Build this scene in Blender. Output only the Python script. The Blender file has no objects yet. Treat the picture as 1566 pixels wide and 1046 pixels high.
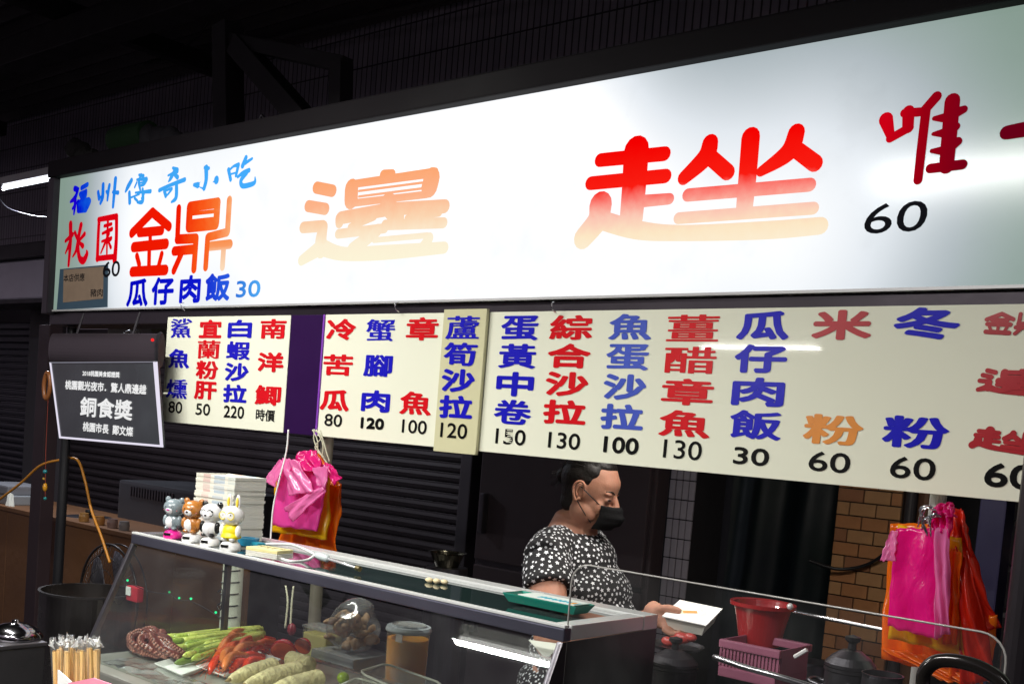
import bpy, bmesh, math, random
from mathutils import Vector, Matrix, noise
random.seed(7)
S = bpy.context.scene
COL = S.collection
# ------------------------------------------------------------------ camera
YAW, PITCH, ROLL, FPX, CPX, CPY = 0.6933, -0.06668, 0.08323, 1659.9, 783.0, 784.4
EYE = Vector((0, 0, 1.65))
_f = Vector((-math.sin(YAW)*math.cos(PITCH), math.cos(YAW)*math.cos(PITCH), math.sin(PITCH)))
_r = Vector((math.cos(YAW), math.sin(YAW), 0)); _u = _r.cross(_f)
_r2 = _r*math.cos(ROLL)+_u*math.sin(ROLL); _u2 = -_r*math.sin(ROLL)+_u*math.cos(ROLL)
cd = bpy.data.cameras.new('camera'); cam = bpy.data.objects.new('camera', cd); COL.objects.link(cam)
M = Matrix((_r2, _u2, -_f)).transposed().to_4x4(); M.translation = EYE
cam.matrix_world = M
cd.sensor_width = 36; cd.lens = FPX/1566*36; cd.shift_y = (CPY-523)/1566; cd.clip_start = .02; cd.clip_end = 300
S.camera = cam
def at(px, py, Y):                      # point of the plane y = Y seen at a place of the photograph
    d = _f+_r2*((px-CPX)/FPX)-_u2*((py-CPY)/FPX)
    return EYE+d*(Y/d.y)
def atz(px, py, Z):                     # the same on a level plane
    d = _f+_r2*((px-CPX)/FPX)-_u2*((py-CPY)/FPX)
    return EYE+d*((Z-EYE.z)/d.z)
def atx(px, py, X):
    d = _f+_r2*((px-CPX)/FPX)-_u2*((py-CPY)/FPX)
    return EYE+d*(X/d.x)
# ------------------------------------------------------------------ world, moon, exposure
W = bpy.data.worlds.new('World'); S.world = W; W.use_nodes = True
nt = W.node_tree; bg = nt.nodes['Background']
sk = nt.nodes.new('ShaderNodeTexSky'); sk.sky_type = 'NISHITA'; sk.sun_disc = False
sk.sun_elevation = math.radians(-5); sk.sun_rotation = math.radians(200)
ad = nt.nodes.new('ShaderNodeMix'); ad.data_type = 'RGBA'; ad.blend_type = 'ADD'; ad.inputs[0].default_value = 1
ad.inputs[7].default_value = (.90, .74, .92, 1)     # glow of the town under the night sky
nt.links.new(sk.outputs[0], ad.inputs[6]); nt.links.new(ad.outputs[2], bg.inputs[0]); bg.inputs[1].default_value = .28
sl = bpy.data.lights.new('moon', 'SUN'); sl.energy = .01; sl.angle = math.radians(.5); sl.color = (.8, .85, 1)
so = bpy.data.objects.new('moon', sl); COL.objects.link(so); so.rotation_euler = (math.radians(50), 0, math.radians(200))
S.view_settings.view_transform = 'Standard'; S.view_settings.look = 'None'
S.view_settings.exposure = 0; S.view_settings.gamma = 1; S.view_settings.use_curve_mapping = False
S.render.engine = 'CYCLES'
S.cycles.max_bounces = 8; S.cycles.transparent_max_bounces = 16; S.cycles.sample_clamp_indirect = 4
S.cycles.use_denoising = True
# ------------------------------------------------------------------ materials
def mat(name, col, rough=.6, metal=0, var=.15, vs=6, bump=.0, bs=60, emit=None, es=1, trans=0, spec=.5, coat=0, sheen=0, sss=0):
    m = bpy.data.materials.new(name); m.use_nodes = True
    n = m.node_tree; b = n.nodes['Principled BSDF']
    b.inputs['Roughness'].default_value = rough; b.inputs['Metallic'].default_value = metal
    b.inputs['Specular IOR Level'].default_value = spec; b.inputs['Coat Weight'].default_value = coat
    if sss: b.inputs['Subsurface Weight'].default_value = sss; b.inputs['Subsurface Scale'].default_value = .01
    tc = n.nodes.new('ShaderNodeTexCoord')
    no = n.nodes.new('ShaderNodeTexNoise'); no.inputs['Scale'].default_value = vs; no.inputs['Detail'].default_value = 6
    n.links.new(tc.outputs['Object'], no.inputs['Vector'])
    mx = n.nodes.new('ShaderNodeMix'); mx.data_type = 'RGBA'
    mx.inputs[6].default_value = (*[c*(1-var) for c in col], 1); mx.inputs[7].default_value = (*[min(1, c*(1+var)) for c in col], 1)
    n.links.new(no.outputs['Fac'], mx.inputs[0]); n.links.new(mx.outputs[2], b.inputs['Base Color'])
    if var:
        mr = n.nodes.new('ShaderNodeMapRange'); mr.inputs[3].default_value = rough*.75; mr.inputs[4].default_value = min(1, rough*1.3)
        n.links.new(no.outputs['Fac'], mr.inputs[0]); n.links.new(mr.outputs[0], b.inputs['Roughness'])
    if bump:
        n2 = n.nodes.new('ShaderNodeTexNoise'); n2.inputs['Scale'].default_value = bs; n2.inputs['Detail'].default_value = 4
        n.links.new(tc.outputs['Object'], n2.inputs['Vector'])
        bp = n.nodes.new('ShaderNodeBump'); bp.inputs['Strength'].default_value = bump; bp.inputs['Distance'].default_value = .01
        n.links.new(n2.outputs['Fac'], bp.inputs['Height']); n.links.new(bp.outputs[0], b.inputs['Normal'])
    if emit: b.inputs['Emission Color'].default_value = (*emit, 1); b.inputs['Emission Strength'].default_value = es
    if trans: b.inputs['Transmission Weight'].default_value = trans
    return m
def lamp_mat(name, col, st):
    m = bpy.data.materials.new(name); m.use_nodes = True; n = m.node_tree; n.nodes.clear()
    e = n.nodes.new('ShaderNodeEmission'); e.inputs[0].default_value = (*col, 1); e.inputs[1].default_value = st
    o = n.nodes.new('ShaderNodeOutputMaterial'); n.links.new(e.outputs[0], o.inputs[0]); return m
def pane_mat(name, tint=(.93, .96, .95), haze=.02, rough=.03, dirt=.05, refl=1.0):
    m = bpy.data.materials.new(name); m.use_nodes = True; n = m.node_tree; n.nodes.clear()
    t = n.nodes.new('ShaderNodeBsdfTransparent'); t.inputs[0].default_value = (*tint, 1)
    g = n.nodes.new('ShaderNodeBsdfGlossy'); g.inputs['Roughness'].default_value = rough
    d = n.nodes.new('ShaderNodeBsdfDiffuse'); d.inputs[0].default_value = (.7, .72, .72, 1)
    fr = n.nodes.new('ShaderNodeLayerWeight'); fr.inputs[0].default_value = .5
    pw = n.nodes.new('ShaderNodeMath'); pw.operation = 'POWER'; pw.inputs[1].default_value = 5; n.links.new(fr.outputs['Facing'], pw.inputs[0])
    mu = n.nodes.new('ShaderNodeMath'); mu.operation = 'MULTIPLY_ADD'; mu.inputs[1].default_value = .9*refl; mu.inputs[2].default_value = .035*refl; n.links.new(pw.outputs[0], mu.inputs[0])
    tc = n.nodes.new('ShaderNodeTexCoord'); no = n.nodes.new('ShaderNodeTexNoise'); no.inputs['Scale'].default_value = 7; no.inputs['Detail'].default_value = 8
    n.links.new(tc.outputs['Object'], no.inputs[0])
    mr = n.nodes.new('ShaderNodeMapRange'); mr.inputs[1].default_value = .4; mr.inputs[2].default_value = .8; mr.inputs[3].default_value = haze; mr.inputs[4].default_value = haze+dirt
    n.links.new(no.outputs['Fac'], mr.inputs[0])
    a = n.nodes.new('ShaderNodeMixShader'); n.links.new(mr.outputs[0], a.inputs[0]); n.links.new(t.outputs[0], a.inputs[1]); n.links.new(d.outputs[0], a.inputs[2])
    b = n.nodes.new('ShaderNodeMixShader'); n.links.new(mu.outputs[0], b.inputs[0]); n.links.new(a.outputs[0], b.inputs[1]); n.links.new(g.outputs[0], b.inputs[2])
    o = n.nodes.new('ShaderNodeOutputMaterial'); n.links.new(b.outputs[0], o.inputs[0]); return m
def film_mat(name, col, alpha=.9, tl=.45, bump=.35):   # thin coloured plastic film
    m = bpy.data.materials.new(name); m.use_nodes = True; n = m.node_tree; n.nodes.clear()
    tc = n.nodes.new('ShaderNodeTexCoord')
    no = n.nodes.new('ShaderNodeTexNoise'); no.inputs['Scale'].default_value = 28; no.inputs['Detail'].default_value = 3; no.inputs['Distortion'].default_value = 1.5
    mp = n.nodes.new('ShaderNodeMapping'); mp.inputs['Scale'].default_value = (1, 1, .45)
    n.links.new(tc.outputs['Object'], mp.inputs[0]); n.links.new(mp.outputs[0], no.inputs[0])
    bp = n.nodes.new('ShaderNodeBump'); bp.inputs['Strength'].default_value = bump; bp.inputs['Distance'].default_value = .012; n.links.new(no.outputs['Fac'], bp.inputs['Height'])
    d = n.nodes.new('ShaderNodeBsdfDiffuse'); d.inputs[0].default_value = (*col, 1)
    t = n.nodes.new('ShaderNodeBsdfTranslucent'); t.inputs[0].default_value = (*col, 1)
    g = n.nodes.new('ShaderNodeBsdfGlossy'); g.inputs['Roughness'].default_value = .22
    tr = n.nodes.new('ShaderNodeBsdfTransparent'); tr.inputs[0].default_value = (*[.4+.6*c for c in col], 1)
    for q in (d, g): n.links.new(bp.outputs[0], q.inputs['Normal'])
    a = n.nodes.new('ShaderNodeMixShader'); a.inputs[0].default_value = tl; n.links.new(d.outputs[0], a.inputs[1]); n.links.new(t.outputs[0], a.inputs[2])
    b = n.nodes.new('ShaderNodeMixShader'); b.inputs[0].default_value = .045; n.links.new(a.outputs[0], b.inputs[1]); n.links.new(g.outputs[0], b.inputs[2])
    c = n.nodes.new('ShaderNodeMixShader'); c.inputs[0].default_value = alpha; n.links.new(tr.outputs[0], c.inputs[1]); n.links.new(b.outputs[0], c.inputs[2])
    o = n.nodes.new('ShaderNodeOutputMaterial'); n.links.new(c.outputs[0], o.inputs[0]); return m

M_steel = mat('stainless_steel', (.50, .50, .52), .28, 1, .12, 9, .05, 25)
M_steeld = mat('dull_steel', (.15, .145, .16), .38, 1, .25, 5, .1, 30)
M_dark = mat('dark_painted_metal', (.022, .019, .024), .5, .3, .3, 5, .1)
M_black = mat('black_plastic', (.012, .012, .014), .35)
M_white = mat('white_plastic', (.78, .78, .76), .35, var=.03)
M_glass = pane_mat('case_glass', (.93, .96, .94), .002, .012, .012, .9)
M_topglass = mat('smoked_glass', (.015, .03, .028), .05, 0, .2, spec=.9)
M_acryl = pane_mat('acrylic', (.95, .95, .95), .004, .02, .015, .9)
# ------------------------------------------------------------------ object helpers
def tag(o, label=None, cat=None, group=None, kind=None):
    if label: o['label'] = label
    if cat: o['category'] = cat
    if group: o['group'] = group
    if kind: o['kind'] = kind
    return o
def thing(name, label, cat, loc=(0, 0, 0), rz=0, group=None):
    o = bpy.data.objects.new(name, None); COL.objects.link(o); o.empty_display_size = .05
    o.location = loc; o.rotation_euler = (0, 0, rz); return tag(o, label, cat, group)
def wl(o):
    p = Vector()
    while o is not None: p = p+o.location; o = o.parent
    return p
def obj(name, bm, m, parent=None, world=True, smooth=False, loc=None):
    """link bm as one mesh object. world: the coordinates are world ones and the parent is unrotated"""
    if parent is not None and world: bmesh.ops.translate(bm, verts=bm.verts, vec=-wl(parent))
    me = bpy.data.meshes.new(name)
    bmesh.ops.recalc_face_normals(bm, faces=bm.faces) if not getattr(bm, '_keep', 0) else None
    bm.to_mesh(me); bm.free(); me.materials.append(m)
    if smooth:
        for p in me.polygons: p.use_smooth = True
    o = bpy.data.objects.new(name, me); COL.objects.link(o)
    if parent is not None: o.parent = parent
    if loc is not None: o.location = loc
    return o
def structure(name, bm, m, smooth=False): return tag(obj(name, bm, m, smooth=smooth), kind='structure')
def copy_tree(o, parent=None):
    c = o.copy(); COL.objects.link(c); c.parent = parent
    for ch in o.children: copy_tree(ch, c)
    return c
def B(): return bmesh.new()
def box(bm, x0, x1, y0, y1, z0, z1, bev=0, mtx=None):
    t = bmesh.new(); bmesh.ops.create_cube(t, size=1)
    for v in t.verts: v.co = Vector(((x0+x1)/2+v.co.x*(x1-x0), (y0+y1)/2+v.co.y*(y1-y0), (z0+z1)/2+v.co.z*(z1-z0)))
    if bev: bmesh.ops.bevel(t, geom=t.edges[:], offset=bev, segments=2, affect='EDGES', profile=.7)
    if mtx: bmesh.ops.transform(t, matrix=mtx, verts=t.verts)
    merge(bm, t); return bm
def merge(bm, t):
    me = bpy.data.meshes.new('tmp'); t.to_mesh(me); t.free(); bm.from_mesh(me); bpy.data.meshes.remove(me)
def lathe(bm, c, prof, n=32, mtx=None):      # prof: (radius, z) pairs
    t = bmesh.new(); rings = []
    for r, z in prof:
        rings.append([t.verts.new((r*math.cos(2*math.pi*i/n), r*math.sin(2*math.pi*i/n), z)) for i in range(n)] if r > 1e-6 else [t.verts.new((0, 0, z))])
    for a, b in zip(rings, rings[1:]):
        for i in range(n):
            j = (i+1) % n
            q = [a[i % len(a)], a[j % len(a)], b[j % len(b)], b[i % len(b)]]
            u = []
            for v in q:
                if v not in u: u.append(v)
            if len(u) > 2: t.faces.new(u)
    if mtx: bmesh.ops.transform(t, matrix=mtx, verts=t.verts)
    bmesh.ops.translate(t, verts=t.verts, vec=Vector(c)); merge(bm, t); return bm
def tube(bm, pts, r, n=8, cap=True):
    pts = [Vector(p) for p in pts]; rr = r if isinstance(r, (list, tuple)) else [r]*len(pts)
    t = bmesh.new(); rings = []; up = Vector((.13, .21, .97))
    for i, p in enumerate(pts):
        d = (pts[min(i+1, len(pts)-1)]-pts[max(i-1, 0)]).normalized()
        a = d.cross(up)
        if a.length < .2: a = d.cross(Vector((1, 0, 0)))
        a.normalize(); b = d.cross(a).normalized(); up = a.cross(d) if i else up
        rings.append([t.verts.new(p+(a*math.cos(2*math.pi*k/n)+b*math.sin(2*math.pi*k/n))*rr[i]) for k in range(n)])
    for A, C in zip(rings, rings[1:]):
        for k in range(n): t.faces.new((A[k], A[(k+1) % n], C[(k+1) % n], C[k]))
    if cap: t.faces.new(rings[0]); t.faces.new(rings[-1][::-1])
    merge(bm, t); return bm
def spline(pts, n=8):
    pts = [Vector(p) for p in pts]; out = []
    for i in range(len(pts)-1):
        p0, p1, p2, p3 = pts[max(i-1, 0)], pts[i], pts[i+1], pts[min(i+2, len(pts)-1)]
        for k in range(n):
            t = k/n; out.append(.5*((2*p1)+(p2-p0)*t+(2*p0-5*p1+4*p2-p3)*t*t+(3*p1-p0-3*p2+p3)*t**3))
    return out+[pts[-1]]
def ball(bm, c, r, seg=16, mtx=None):
    t = bmesh.new(); bmesh.ops.create_uvsphere(t, u_segments=seg, v_segments=max(6, seg//2), radius=1)
    rr = r if isinstance(r, (tuple, list)) else (r, r, r)
    bmesh.ops.scale(t, vec=rr, verts=t.verts)
    if mtx: bmesh.ops.transform(t, matrix=mtx, verts=t.verts)
    bmesh.ops.translate(t, verts=t.verts, vec=Vector(c)); merge(bm, t); return bm
def prism(bm, poly, y0, y1):                 # poly in x, z
    a = [bm.verts.new((x, y0, z)) for x, z in poly]; b = [bm.verts.new((x, y1, z)) for x, z in poly]
    bm.faces.new(a); bm.faces.new(b[::-1])
    for i in range(len(a)): j = (i+1) % len(a); bm.faces.new((a[j], a[i], b[i], b[j]))
    return bm
def quad_slab(bm, pts, vec):                 # a quad pushed along vec
    a = [bm.verts.new(p) for p in pts]; b = [bm.verts.new(Vector(p)+Vector(vec)) for p in pts]
    bm.faces.new(a); bm.faces.new(b[::-1])
    for i in range(len(a)): j = (i+1) % len(a); bm.faces.new((a[j], a[i], b[i], b[j]))
    return bm
def remesh(name, bm, m, vox, parent, smooth_it=6, fac=.6):
    me = bpy.data.meshes.new('t'); bm.to_mesh(me); bm.free()
    o = bpy.data.objects.new('t', me); COL.objects.link(o)
    r = o.modifiers.new('r', 'REMESH'); r.mode = 'VOXEL'; r.voxel_size = vox
    s = o.modifiers.new('s', 'SMOOTH'); s.iterations = smooth_it; s.factor = fac
    bpy.context.view_layer.update(); ev = o.evaluated_get(bpy.context.evaluated_depsgraph_get())
    nm = bpy.data.meshes.new_from_object(ev); COL.objects.unlink(o); bpy.data.objects.remove(o); bpy.data.meshes.remove(me)
    t = bmesh.new(); t.from_mesh(nm); bpy.data.meshes.remove(nm)
    return obj(name, t, m, parent, smooth=True)

# ================================================================== SETTING
FL = mat('wet_asphalt', (.035, .034, .036), .55, 0, .35, 3, .3, 40)
structure('ground', box(B(), -40, 25, -25, 40, -.1, 0), FL)
def brick_mat(name, c1, c2, mort, bw, rh, ms, rough=.4):
    m = bpy.data.materials.new(name); m.use_nodes = True; n = m.node_tree; b = n.nodes['Principled BSDF']; b.inputs['Roughness'].default_value = rough
    tc = n.nodes.new('ShaderNodeTexCoord'); sp = n.nodes.new('ShaderNodeSeparateXYZ'); cb = n.nodes.new('ShaderNodeCombineXYZ')
    n.links.new(tc.outputs['Object'], sp.inputs[0]); n.links.new(sp.outputs[0], cb.inputs[0]); n.links.new(sp.outputs[2], cb.inputs[1])
    k = n.nodes.new('ShaderNodeTexBrick'); k.offset = 0; n.links.new(cb.outputs[0], k.inputs[0])
    k.inputs['Color1'].default_value = (*c1, 1); k.inputs['Color2'].default_value = (*c2, 1); k.inputs['Mortar'].default_value = (*mort, 1)
    k.inputs['Scale'].default_value = 1; k.inputs['Brick Width'].default_value = bw; k.inputs['Row Height'].default_value = rh; k.inputs['Mortar Size'].default_value = ms
    bp = n.nodes.new('ShaderNodeBump'); bp.invert = True; bp.inputs['Distance'].default_value = .004; n.links.new(k.outputs['Fac'], bp.inputs['Height'])
    n.links.new(k.outputs['Color'], b.inputs['Base Color']); n.links.new(bp.outputs[0], b.inputs['Normal']); return m
TILE = brick_mat('grey_wall_tile', (.34, .30, .37), (.27, .245, .31), (.04, .035, .045), .055, .24, .006)
wall = tag(obj('tiled_wall', box(B(), -30, 12, 5.5, 5.7, 2.62, 9), TILE), 'dark grey wall of narrow upright tiles behind and above the stall', 'wall')
M_beam = mat('painted_beam', (.014, .012, .014), .6, .2, .3)
# lower building: header over the shutters
M_lint = mat('dirty_plaster', (.035, .031, .035), .8, 0, .4, 3, .3)
tag(obj('lintel_beam', box(B(), -30, 12, 5.40, 5.52, 2.40, 2.66), M_lint), 'long dark lintel between the shutters and the tiled wall', 'beam')
# roof of the market hall
bm = B(); N = 150
vs = []
for i in range(N+1):
    y = -3+8.5*i/N; z = 4.62+.035*math.sin(i*math.pi/1.5) + .05*(y-5.5)*-1
    vs.append((bm.verts.new((-26, y, z)), bm.verts.new((12, y, z))))
for a, b in zip(vs, vs[1:]): bm.faces.new((a[0], a[1], b[1], b[0]))
ex = bmesh.ops.extrude_face_region(bm, geom=bm.faces[:]); bmesh.ops.translate(bm, vec=(0, 0, .03), verts=[e for e in ex['geom'] if isinstance(e, bmesh.types.BMVert)])
rf = tag(obj('corrugated_roof', bm, mat('roof_sheet', (.06, .05, .055), .55, .3, .3)), 'dark corrugated metal roof over the market lane', 'roof')
for x in range(-24, 12, 4):
    obj('purlin', box(B(), x, x+.12, -3, 5.4, 4.42, 4.56, .01), M_beam, rf)
obj('roof_beam', box(B(), -26, 12, 3.9, 4.1, 4.2, 4.40, .01), M_beam, rf)
# steel braces standing behind the sign
def post(name, label, a, b, w, m=M_beam, cat='post'):
    a = Vector(a); b = Vector(b); d = b-a
    bm = B(); box(bm, -w/2, w/2, -w/2, w/2, 0, d.length, .004, d.to_track_quat('Z', 'Y').to_matrix().to_4x4())
    bmesh.ops.translate(bm, verts=bm.verts, vec=a)
    bm2 = bm; return bm2
br = thing('roof_bracket', 'dark steel bracket of two posts and a slanted brace above the sign', 'bracket', at(450, 190, 2.9))
for nm, a, b, w in (('post', (350, 215), (348, 40), .10), ('post', (520, 195), (522, 95), .07), ('brace', (365, 70), (470, 190), .09), ('crossbar', (340, 60), (530, 100), .06)):
    obj(nm, post(nm, '', at(*a, 2.9), at(*b, 2.9), w), M_beam, br)

cdt = tag(obj('conduit', tube(B(), spline([at(0, 60, 5.2), at(230, 95, 5.2), at(520, 35, 5.2), at(800, -30, 5.2)], 6), .022, 8), M_lint, smooth=True), 'grey conduit running across the tiled wall high above the sign', 'pipe')
tag(obj('cable', tube(B(), spline([at(215, 0, 4.9), at(232, 50, 4.9), at(262, 75, 4.9), at(300, 60, 4.9), at(330, 10, 4.9)], 6), .010, 6), M_black, smooth=True), 'black cable looping down from the roof at the upper left', 'cable')
# ---- shutters
M_shut = mat('shutter_slat', (.042, .032, .036), .5, .3, .3, 4, .05)
M_shutl = mat('blue_shutter_slat', (.036, .036, .050), .5, .3, .3, 4, .05)
def slat_mesh(w, pitch):
    bm = B(); pr = [(0, 0), (-.012, .15), (-.016, .5), (-.012, .82), (0, .93), (.002, .99)]
    for (y, z), (y2, z2) in zip(pr, pr[1:]):
        bm.faces.new([bm.verts.new((0, y, z*pitch)), bm.verts.new((w, y, z*pitch)), bm.verts.new((w, y2, z2*pitch)), bm.verts.new((0, y2, z2*pitch))])
    bmesh.ops.remove_doubles(bm, verts=bm.verts, dist=1e-5)
    ex = bmesh.ops.extrude_face_region(bm, geom=bm.faces[:]); bmesh.ops.translate(bm, vec=(0, .008, 0), verts=[e for e in ex['geom'] if isinstance(e, bmesh.types.BMVert)])
    return bm
def shutter(x0, x1, Y, ztop, label, m, pitch=.062):
    t = thing('roller_shutter', label, 'shutter', ((x0+x1)/2, Y, 0))
    first = None; n = int(ztop/pitch)
    for i in range(n):
        if first is None:
            o = obj('slat', slat_mesh(x1-x0, pitch), m, t, world=False); first = o
        else:
            o = first.copy(); COL.objects.link(o); o.parent = t
        o.location = (-(x1-x0)/2, 0, i*pitch)
    for x in (x0-.035, x1+.035): obj('guide_rail', box(B(), x-.03, x+.03, Y-.03, Y+.03, 0, ztop+.02), M_dark, t)
    return t
xr = at(716, 780, 4.8).x
shutter(at(262, 700, 4.8).x-1.6, xr-.04, 4.8, 2.35, 'wide dark roller shutter behind the glass food case', M_shut)
shutter(at(-60, 600, 4.8).x, at(52, 600, 4.8).x-.05, 4.8, 2.40, 'bluish roller shutter at the left edge, under the grey metal canopy box', M_shutl)
pl = tag(obj('wall_pillar', box(B(), at(55, 600, 4.75).x, at(85, 600, 4.75).x, 4.66, 4.9, 0, 2.55, .008), mat('pillar_plaster', (.085, .078, .085), .7, 0, .3, 5)), 'narrow grey pillar right of the bluish roller shutter', 'pillar')
tag(obj('shutter_post', box(B(), xr, xr+.09, 4.70, 4.84, 0, 2.35, .01), mat('post_grey', (.10, .09, .10), .45, .5, .2)), 'upright steel post between the dark shutter and the tall dark fridge', 'post')
# canopy box at the left with a reflecting front
p0, p1 = at(-60, 405, 4.2), at(84, 452, 4.2)
cb = thing('canopy_box', 'grey metal shutter box with a bent tube reflection, left of the lit sign', 'box', (p1.x, 4.2, p1.z))
obj('housing', box(B(), p0.x, p1.x, 4.2, 4.5, p1.z-.02, p1.z+.30, .015), mat('box_metal', (.30, .30, .34), .22, .45, .25, 3, .25, 4), cb)
obj('drip_edge', box(B(), p0.x, p1.x+.02, 4.17, 4.5, p1.z-.055, p1.z-.022), M_dark, cb)
obj('top_cover', box(B(), p0.x, p1.x+.02, 4.15, 4.5, p1.z+.303, p1.z+.42, .01), M_dark, cb)
# ---- dark fridge behind the cook
fx0, fx1 = at(728, 780, 4.1).x, at(998, 780, 4.1).x
fr = thing('refrigerator', 'tall dark steel refrigerator with two stacked doors behind the cook', 'refrigerator', ((fx0+fx1)/2, 4.4, 0))
M_fr = mat('fridge_steel', (.055, .042, .048), .42, .3, .2, 3, .03)
obj('cabinet', box(B(), fx0, fx1, 4.12, 4.22, .08, 2.0, .01), M_fr, fr)
zs = at(850, 880, 4.1).z
obj('door', box(B(), fx0+.02, fx1-.02, 4.09, 4.118, .12, zs-.012, .008), M_fr, fr)
obj('door', box(B(), fx0+.02, fx1-.02, 4.09, 4.118, zs+.012, 1.97, .008), M_fr, fr)
obj('door_seam', box(B(), fx0+.03, fx1-.03, 4.105, 4.119, zs-.011, zs+.011), M_steeld, fr)
for z in (zs-.35, zs+.15): obj('handle', box(B(), fx0+.06, fx0+.09, 4.05, 4.088, z, z+.2, .006), M_steeld, fr)
# ---- tiled pillar of separate tiles
px0, px1 = at(1012, 800, 4.75).x, at(1052, 800, 4.75).x
tp = thing('tiled_pillar', 'slim pillar faced with grey upright tiles behind the cook', 'pillar', ((px0+px1)/2, 4.8, 0))
obj('core', box(B(), px0, px1, 4.80, 5.1, 0, 2.3), mat('grout', (.03, .027, .03), .9), tp)
M_pt = mat('pillar_tile', (.42, .38, .42), .35, 0, .2, 20)
first = None; nc = 4; tw = (px1-px0)/nc
for r in range(22):
    for c in range(nc):
        if first is None:
            first = o = obj('tile', box(B(), .003, tw-.003, -.008, .01, .003, .10-.003, .002), M_pt, tp, world=False)
        else: o = first.copy(); COL.objects.link(o); o.parent = tp
        o.location = (px0+c*tw-(px0+px1)/2, random.uniform(-.002, .001), r*.10+.02)
# ---- dark tarpaulin between the pillars
tx0, tx1 = px1-.05, at(1262, 800, 4.9).x+.12
def tarp_bm(x0, x1, Y, z0, z1, amp=.03, nx=60, nz=30, fr_=6):
    bm = B(); g = []
    for i in range(nx+1):
        g.append([])
        for k in range(nz+1):
            x = x0+(x1-x0)*i/nx; z = z0+(z1-z0)*k/nz
            g[-1].append(bm.verts.new((x, Y+amp*math.sin(x*fr_*4+.5*math.sin(z*3))+amp*noise.noise(Vector((x*3, z*2, Y))), z)))
    for i in range(nx):
        for k in range(nz): bm.faces.new((g[i][k], g[i+1][k], g[i+1][k+1], g[i][k+1]))
    return bm
m = mat('dark_blue_tarpaulin', (.008, .009, .028), .5, 0, .5, 3, .2, 12)
n = m.node_tree; mx = [q for q in n.nodes if q.type == 'MIX'][0]; mx.inputs[6].default_value = (.006, .005, .022, 1); mx.inputs[7].default_value = (.006, .022, .012, 1)
[q for q in n.nodes if q.type == 'TEX_NOISE'][0].inputs['Scale'].default_value = 2.5
bm = tarp_bm(tx0, tx1, 5.25, .0, 2.38); tag(obj('tarpaulin', bm, m, smooth=True), 'dark blue and green tarpaulin hanging between the tiled and brick pillars', 'tarpaulin')
# ---- brick pillar, every brick its own
bx0, bx1 = at(1272, 830, 4.8).x, at(1372, 830, 4.8).x
bp_ = thing('brick_pillar', 'orange brick pillar left of the right-hand plastic bags', 'pillar', ((bx0+bx1)/2, 4.9, 0))
obj('core', box(B(), bx0, bx1, 4.82, 5.2, 0, 2.35), mat('mortar', (.07, .045, .03), .95), bp_)
M_bk = [mat('brick_'+s, c, .6, 0, .25, 14, .3, 60) for s, c in (('orange', (.44, .19, .07)), ('tan', (.46, .24, .10)), ('brown', (.33, .14, .06)))]
bwid, bh = .125, .062
proto = {}
for r in range(37):
    x = bx0-(bwid/2 if r % 2 else 0)
    while x < bx1-.005:
        a, b = max(x, bx0)+.003, min(x+bwid, bx1)-.003
        k = (round(b-a, 3), random.randrange(3))
        if b-a > .015:
            if k not in proto: proto[k] = o = obj('brick', box(B(), 0, b-a, -.010, .005, .003, bh-.003, .003), M_bk[k[1]], bp_, world=False)
            else: o = proto[k].copy(); COL.objects.link(o); o.parent = bp_
            o.location = (a-(bx0+bx1)/2, -.08+random.uniform(-.002, .001), r*bh+.01)
        x += bwid
# pipes right of the bricks and clutter beyond
for i, (px, w, c, lb) in enumerate(((1388, .05, (.05, .045, .05), 'thin dark drain pipe against the right side of the brick pillar'), (1412, .075, (.13, .06, .03), 'rusty brown pipe beside the brick pillar, behind the bags'))):
    x = at(px, 800, 4.7).x
    tag(obj('drain_pipe', lathe(B(), (x, 4.72, 0), [(0, 0), (w/2, 0), (w/2, 2.35), (0, 2.35)], 16), mat('pipe_%d' % i, c, .5, .3), smooth=False), lb, 'pipe')
wt = structure('back_wall', box(B(), -6.5, 6, 5.30, 5.39, 0, 2.42), mat('dark_back_wall', (.02, .018, .024), .8, 0, .3))
cbx = tube(B(), spline([(bx0-.06, 4.70, at(1262, 860, 4.7).z), (bx0+.06, 4.76, at(1290, 873, 4.7).z), (bx0+.19, 4.78, at(1330, 865, 4.7).z), (bx1+.01, 4.74, at(1368, 835, 4.7).z)], 8), .008)
tag(obj('cable', cbx, M_black, smooth=True), 'black cable sagging across the brick pillar', 'cable')
# distant vertical sign strip at right
q0, q1 = at(1530, 783, 4.4), at(1537, 850, 4.4)
vs_ = thing('light_strip', 'thin vertical white light strip beyond the right-hand bags', 'light', (q0.x, 4.4, q1.z))
obj('strip', box(B(), q0.x-.012, q0.x+.016, 4.4, 4.42, q1.z, q0.z), lamp_mat('strip_glow', (.8, .8, 1), 1.1), vs_)
obj('mount', box(B(), q0.x-.02, q0.x+.03, 4.422, 4.46, q1.z-.05, q0.z+.05), M_dark, vs_)
rs = thing('storage_rack', 'dark rack with pink and clear goods at the right edge of the photo', 'rack', (at(1545, 900, 4.5).x, 4.6, 0))
rx0, rx1 = at(1520, 900, 4.5).x, at(1640, 900, 4.5).x
for z in (.9, 1.12, 1.30, 1.48): obj('shelf', box(B(), rx0, rx1, 4.5, 4.8, z, z+.02), M_steeld, rs)
for x in (rx0, rx1-.02): obj('upright', box(B(), x, x+.02, 4.48, 4.50, 0, 1.9), M_steeld, rs)
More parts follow.
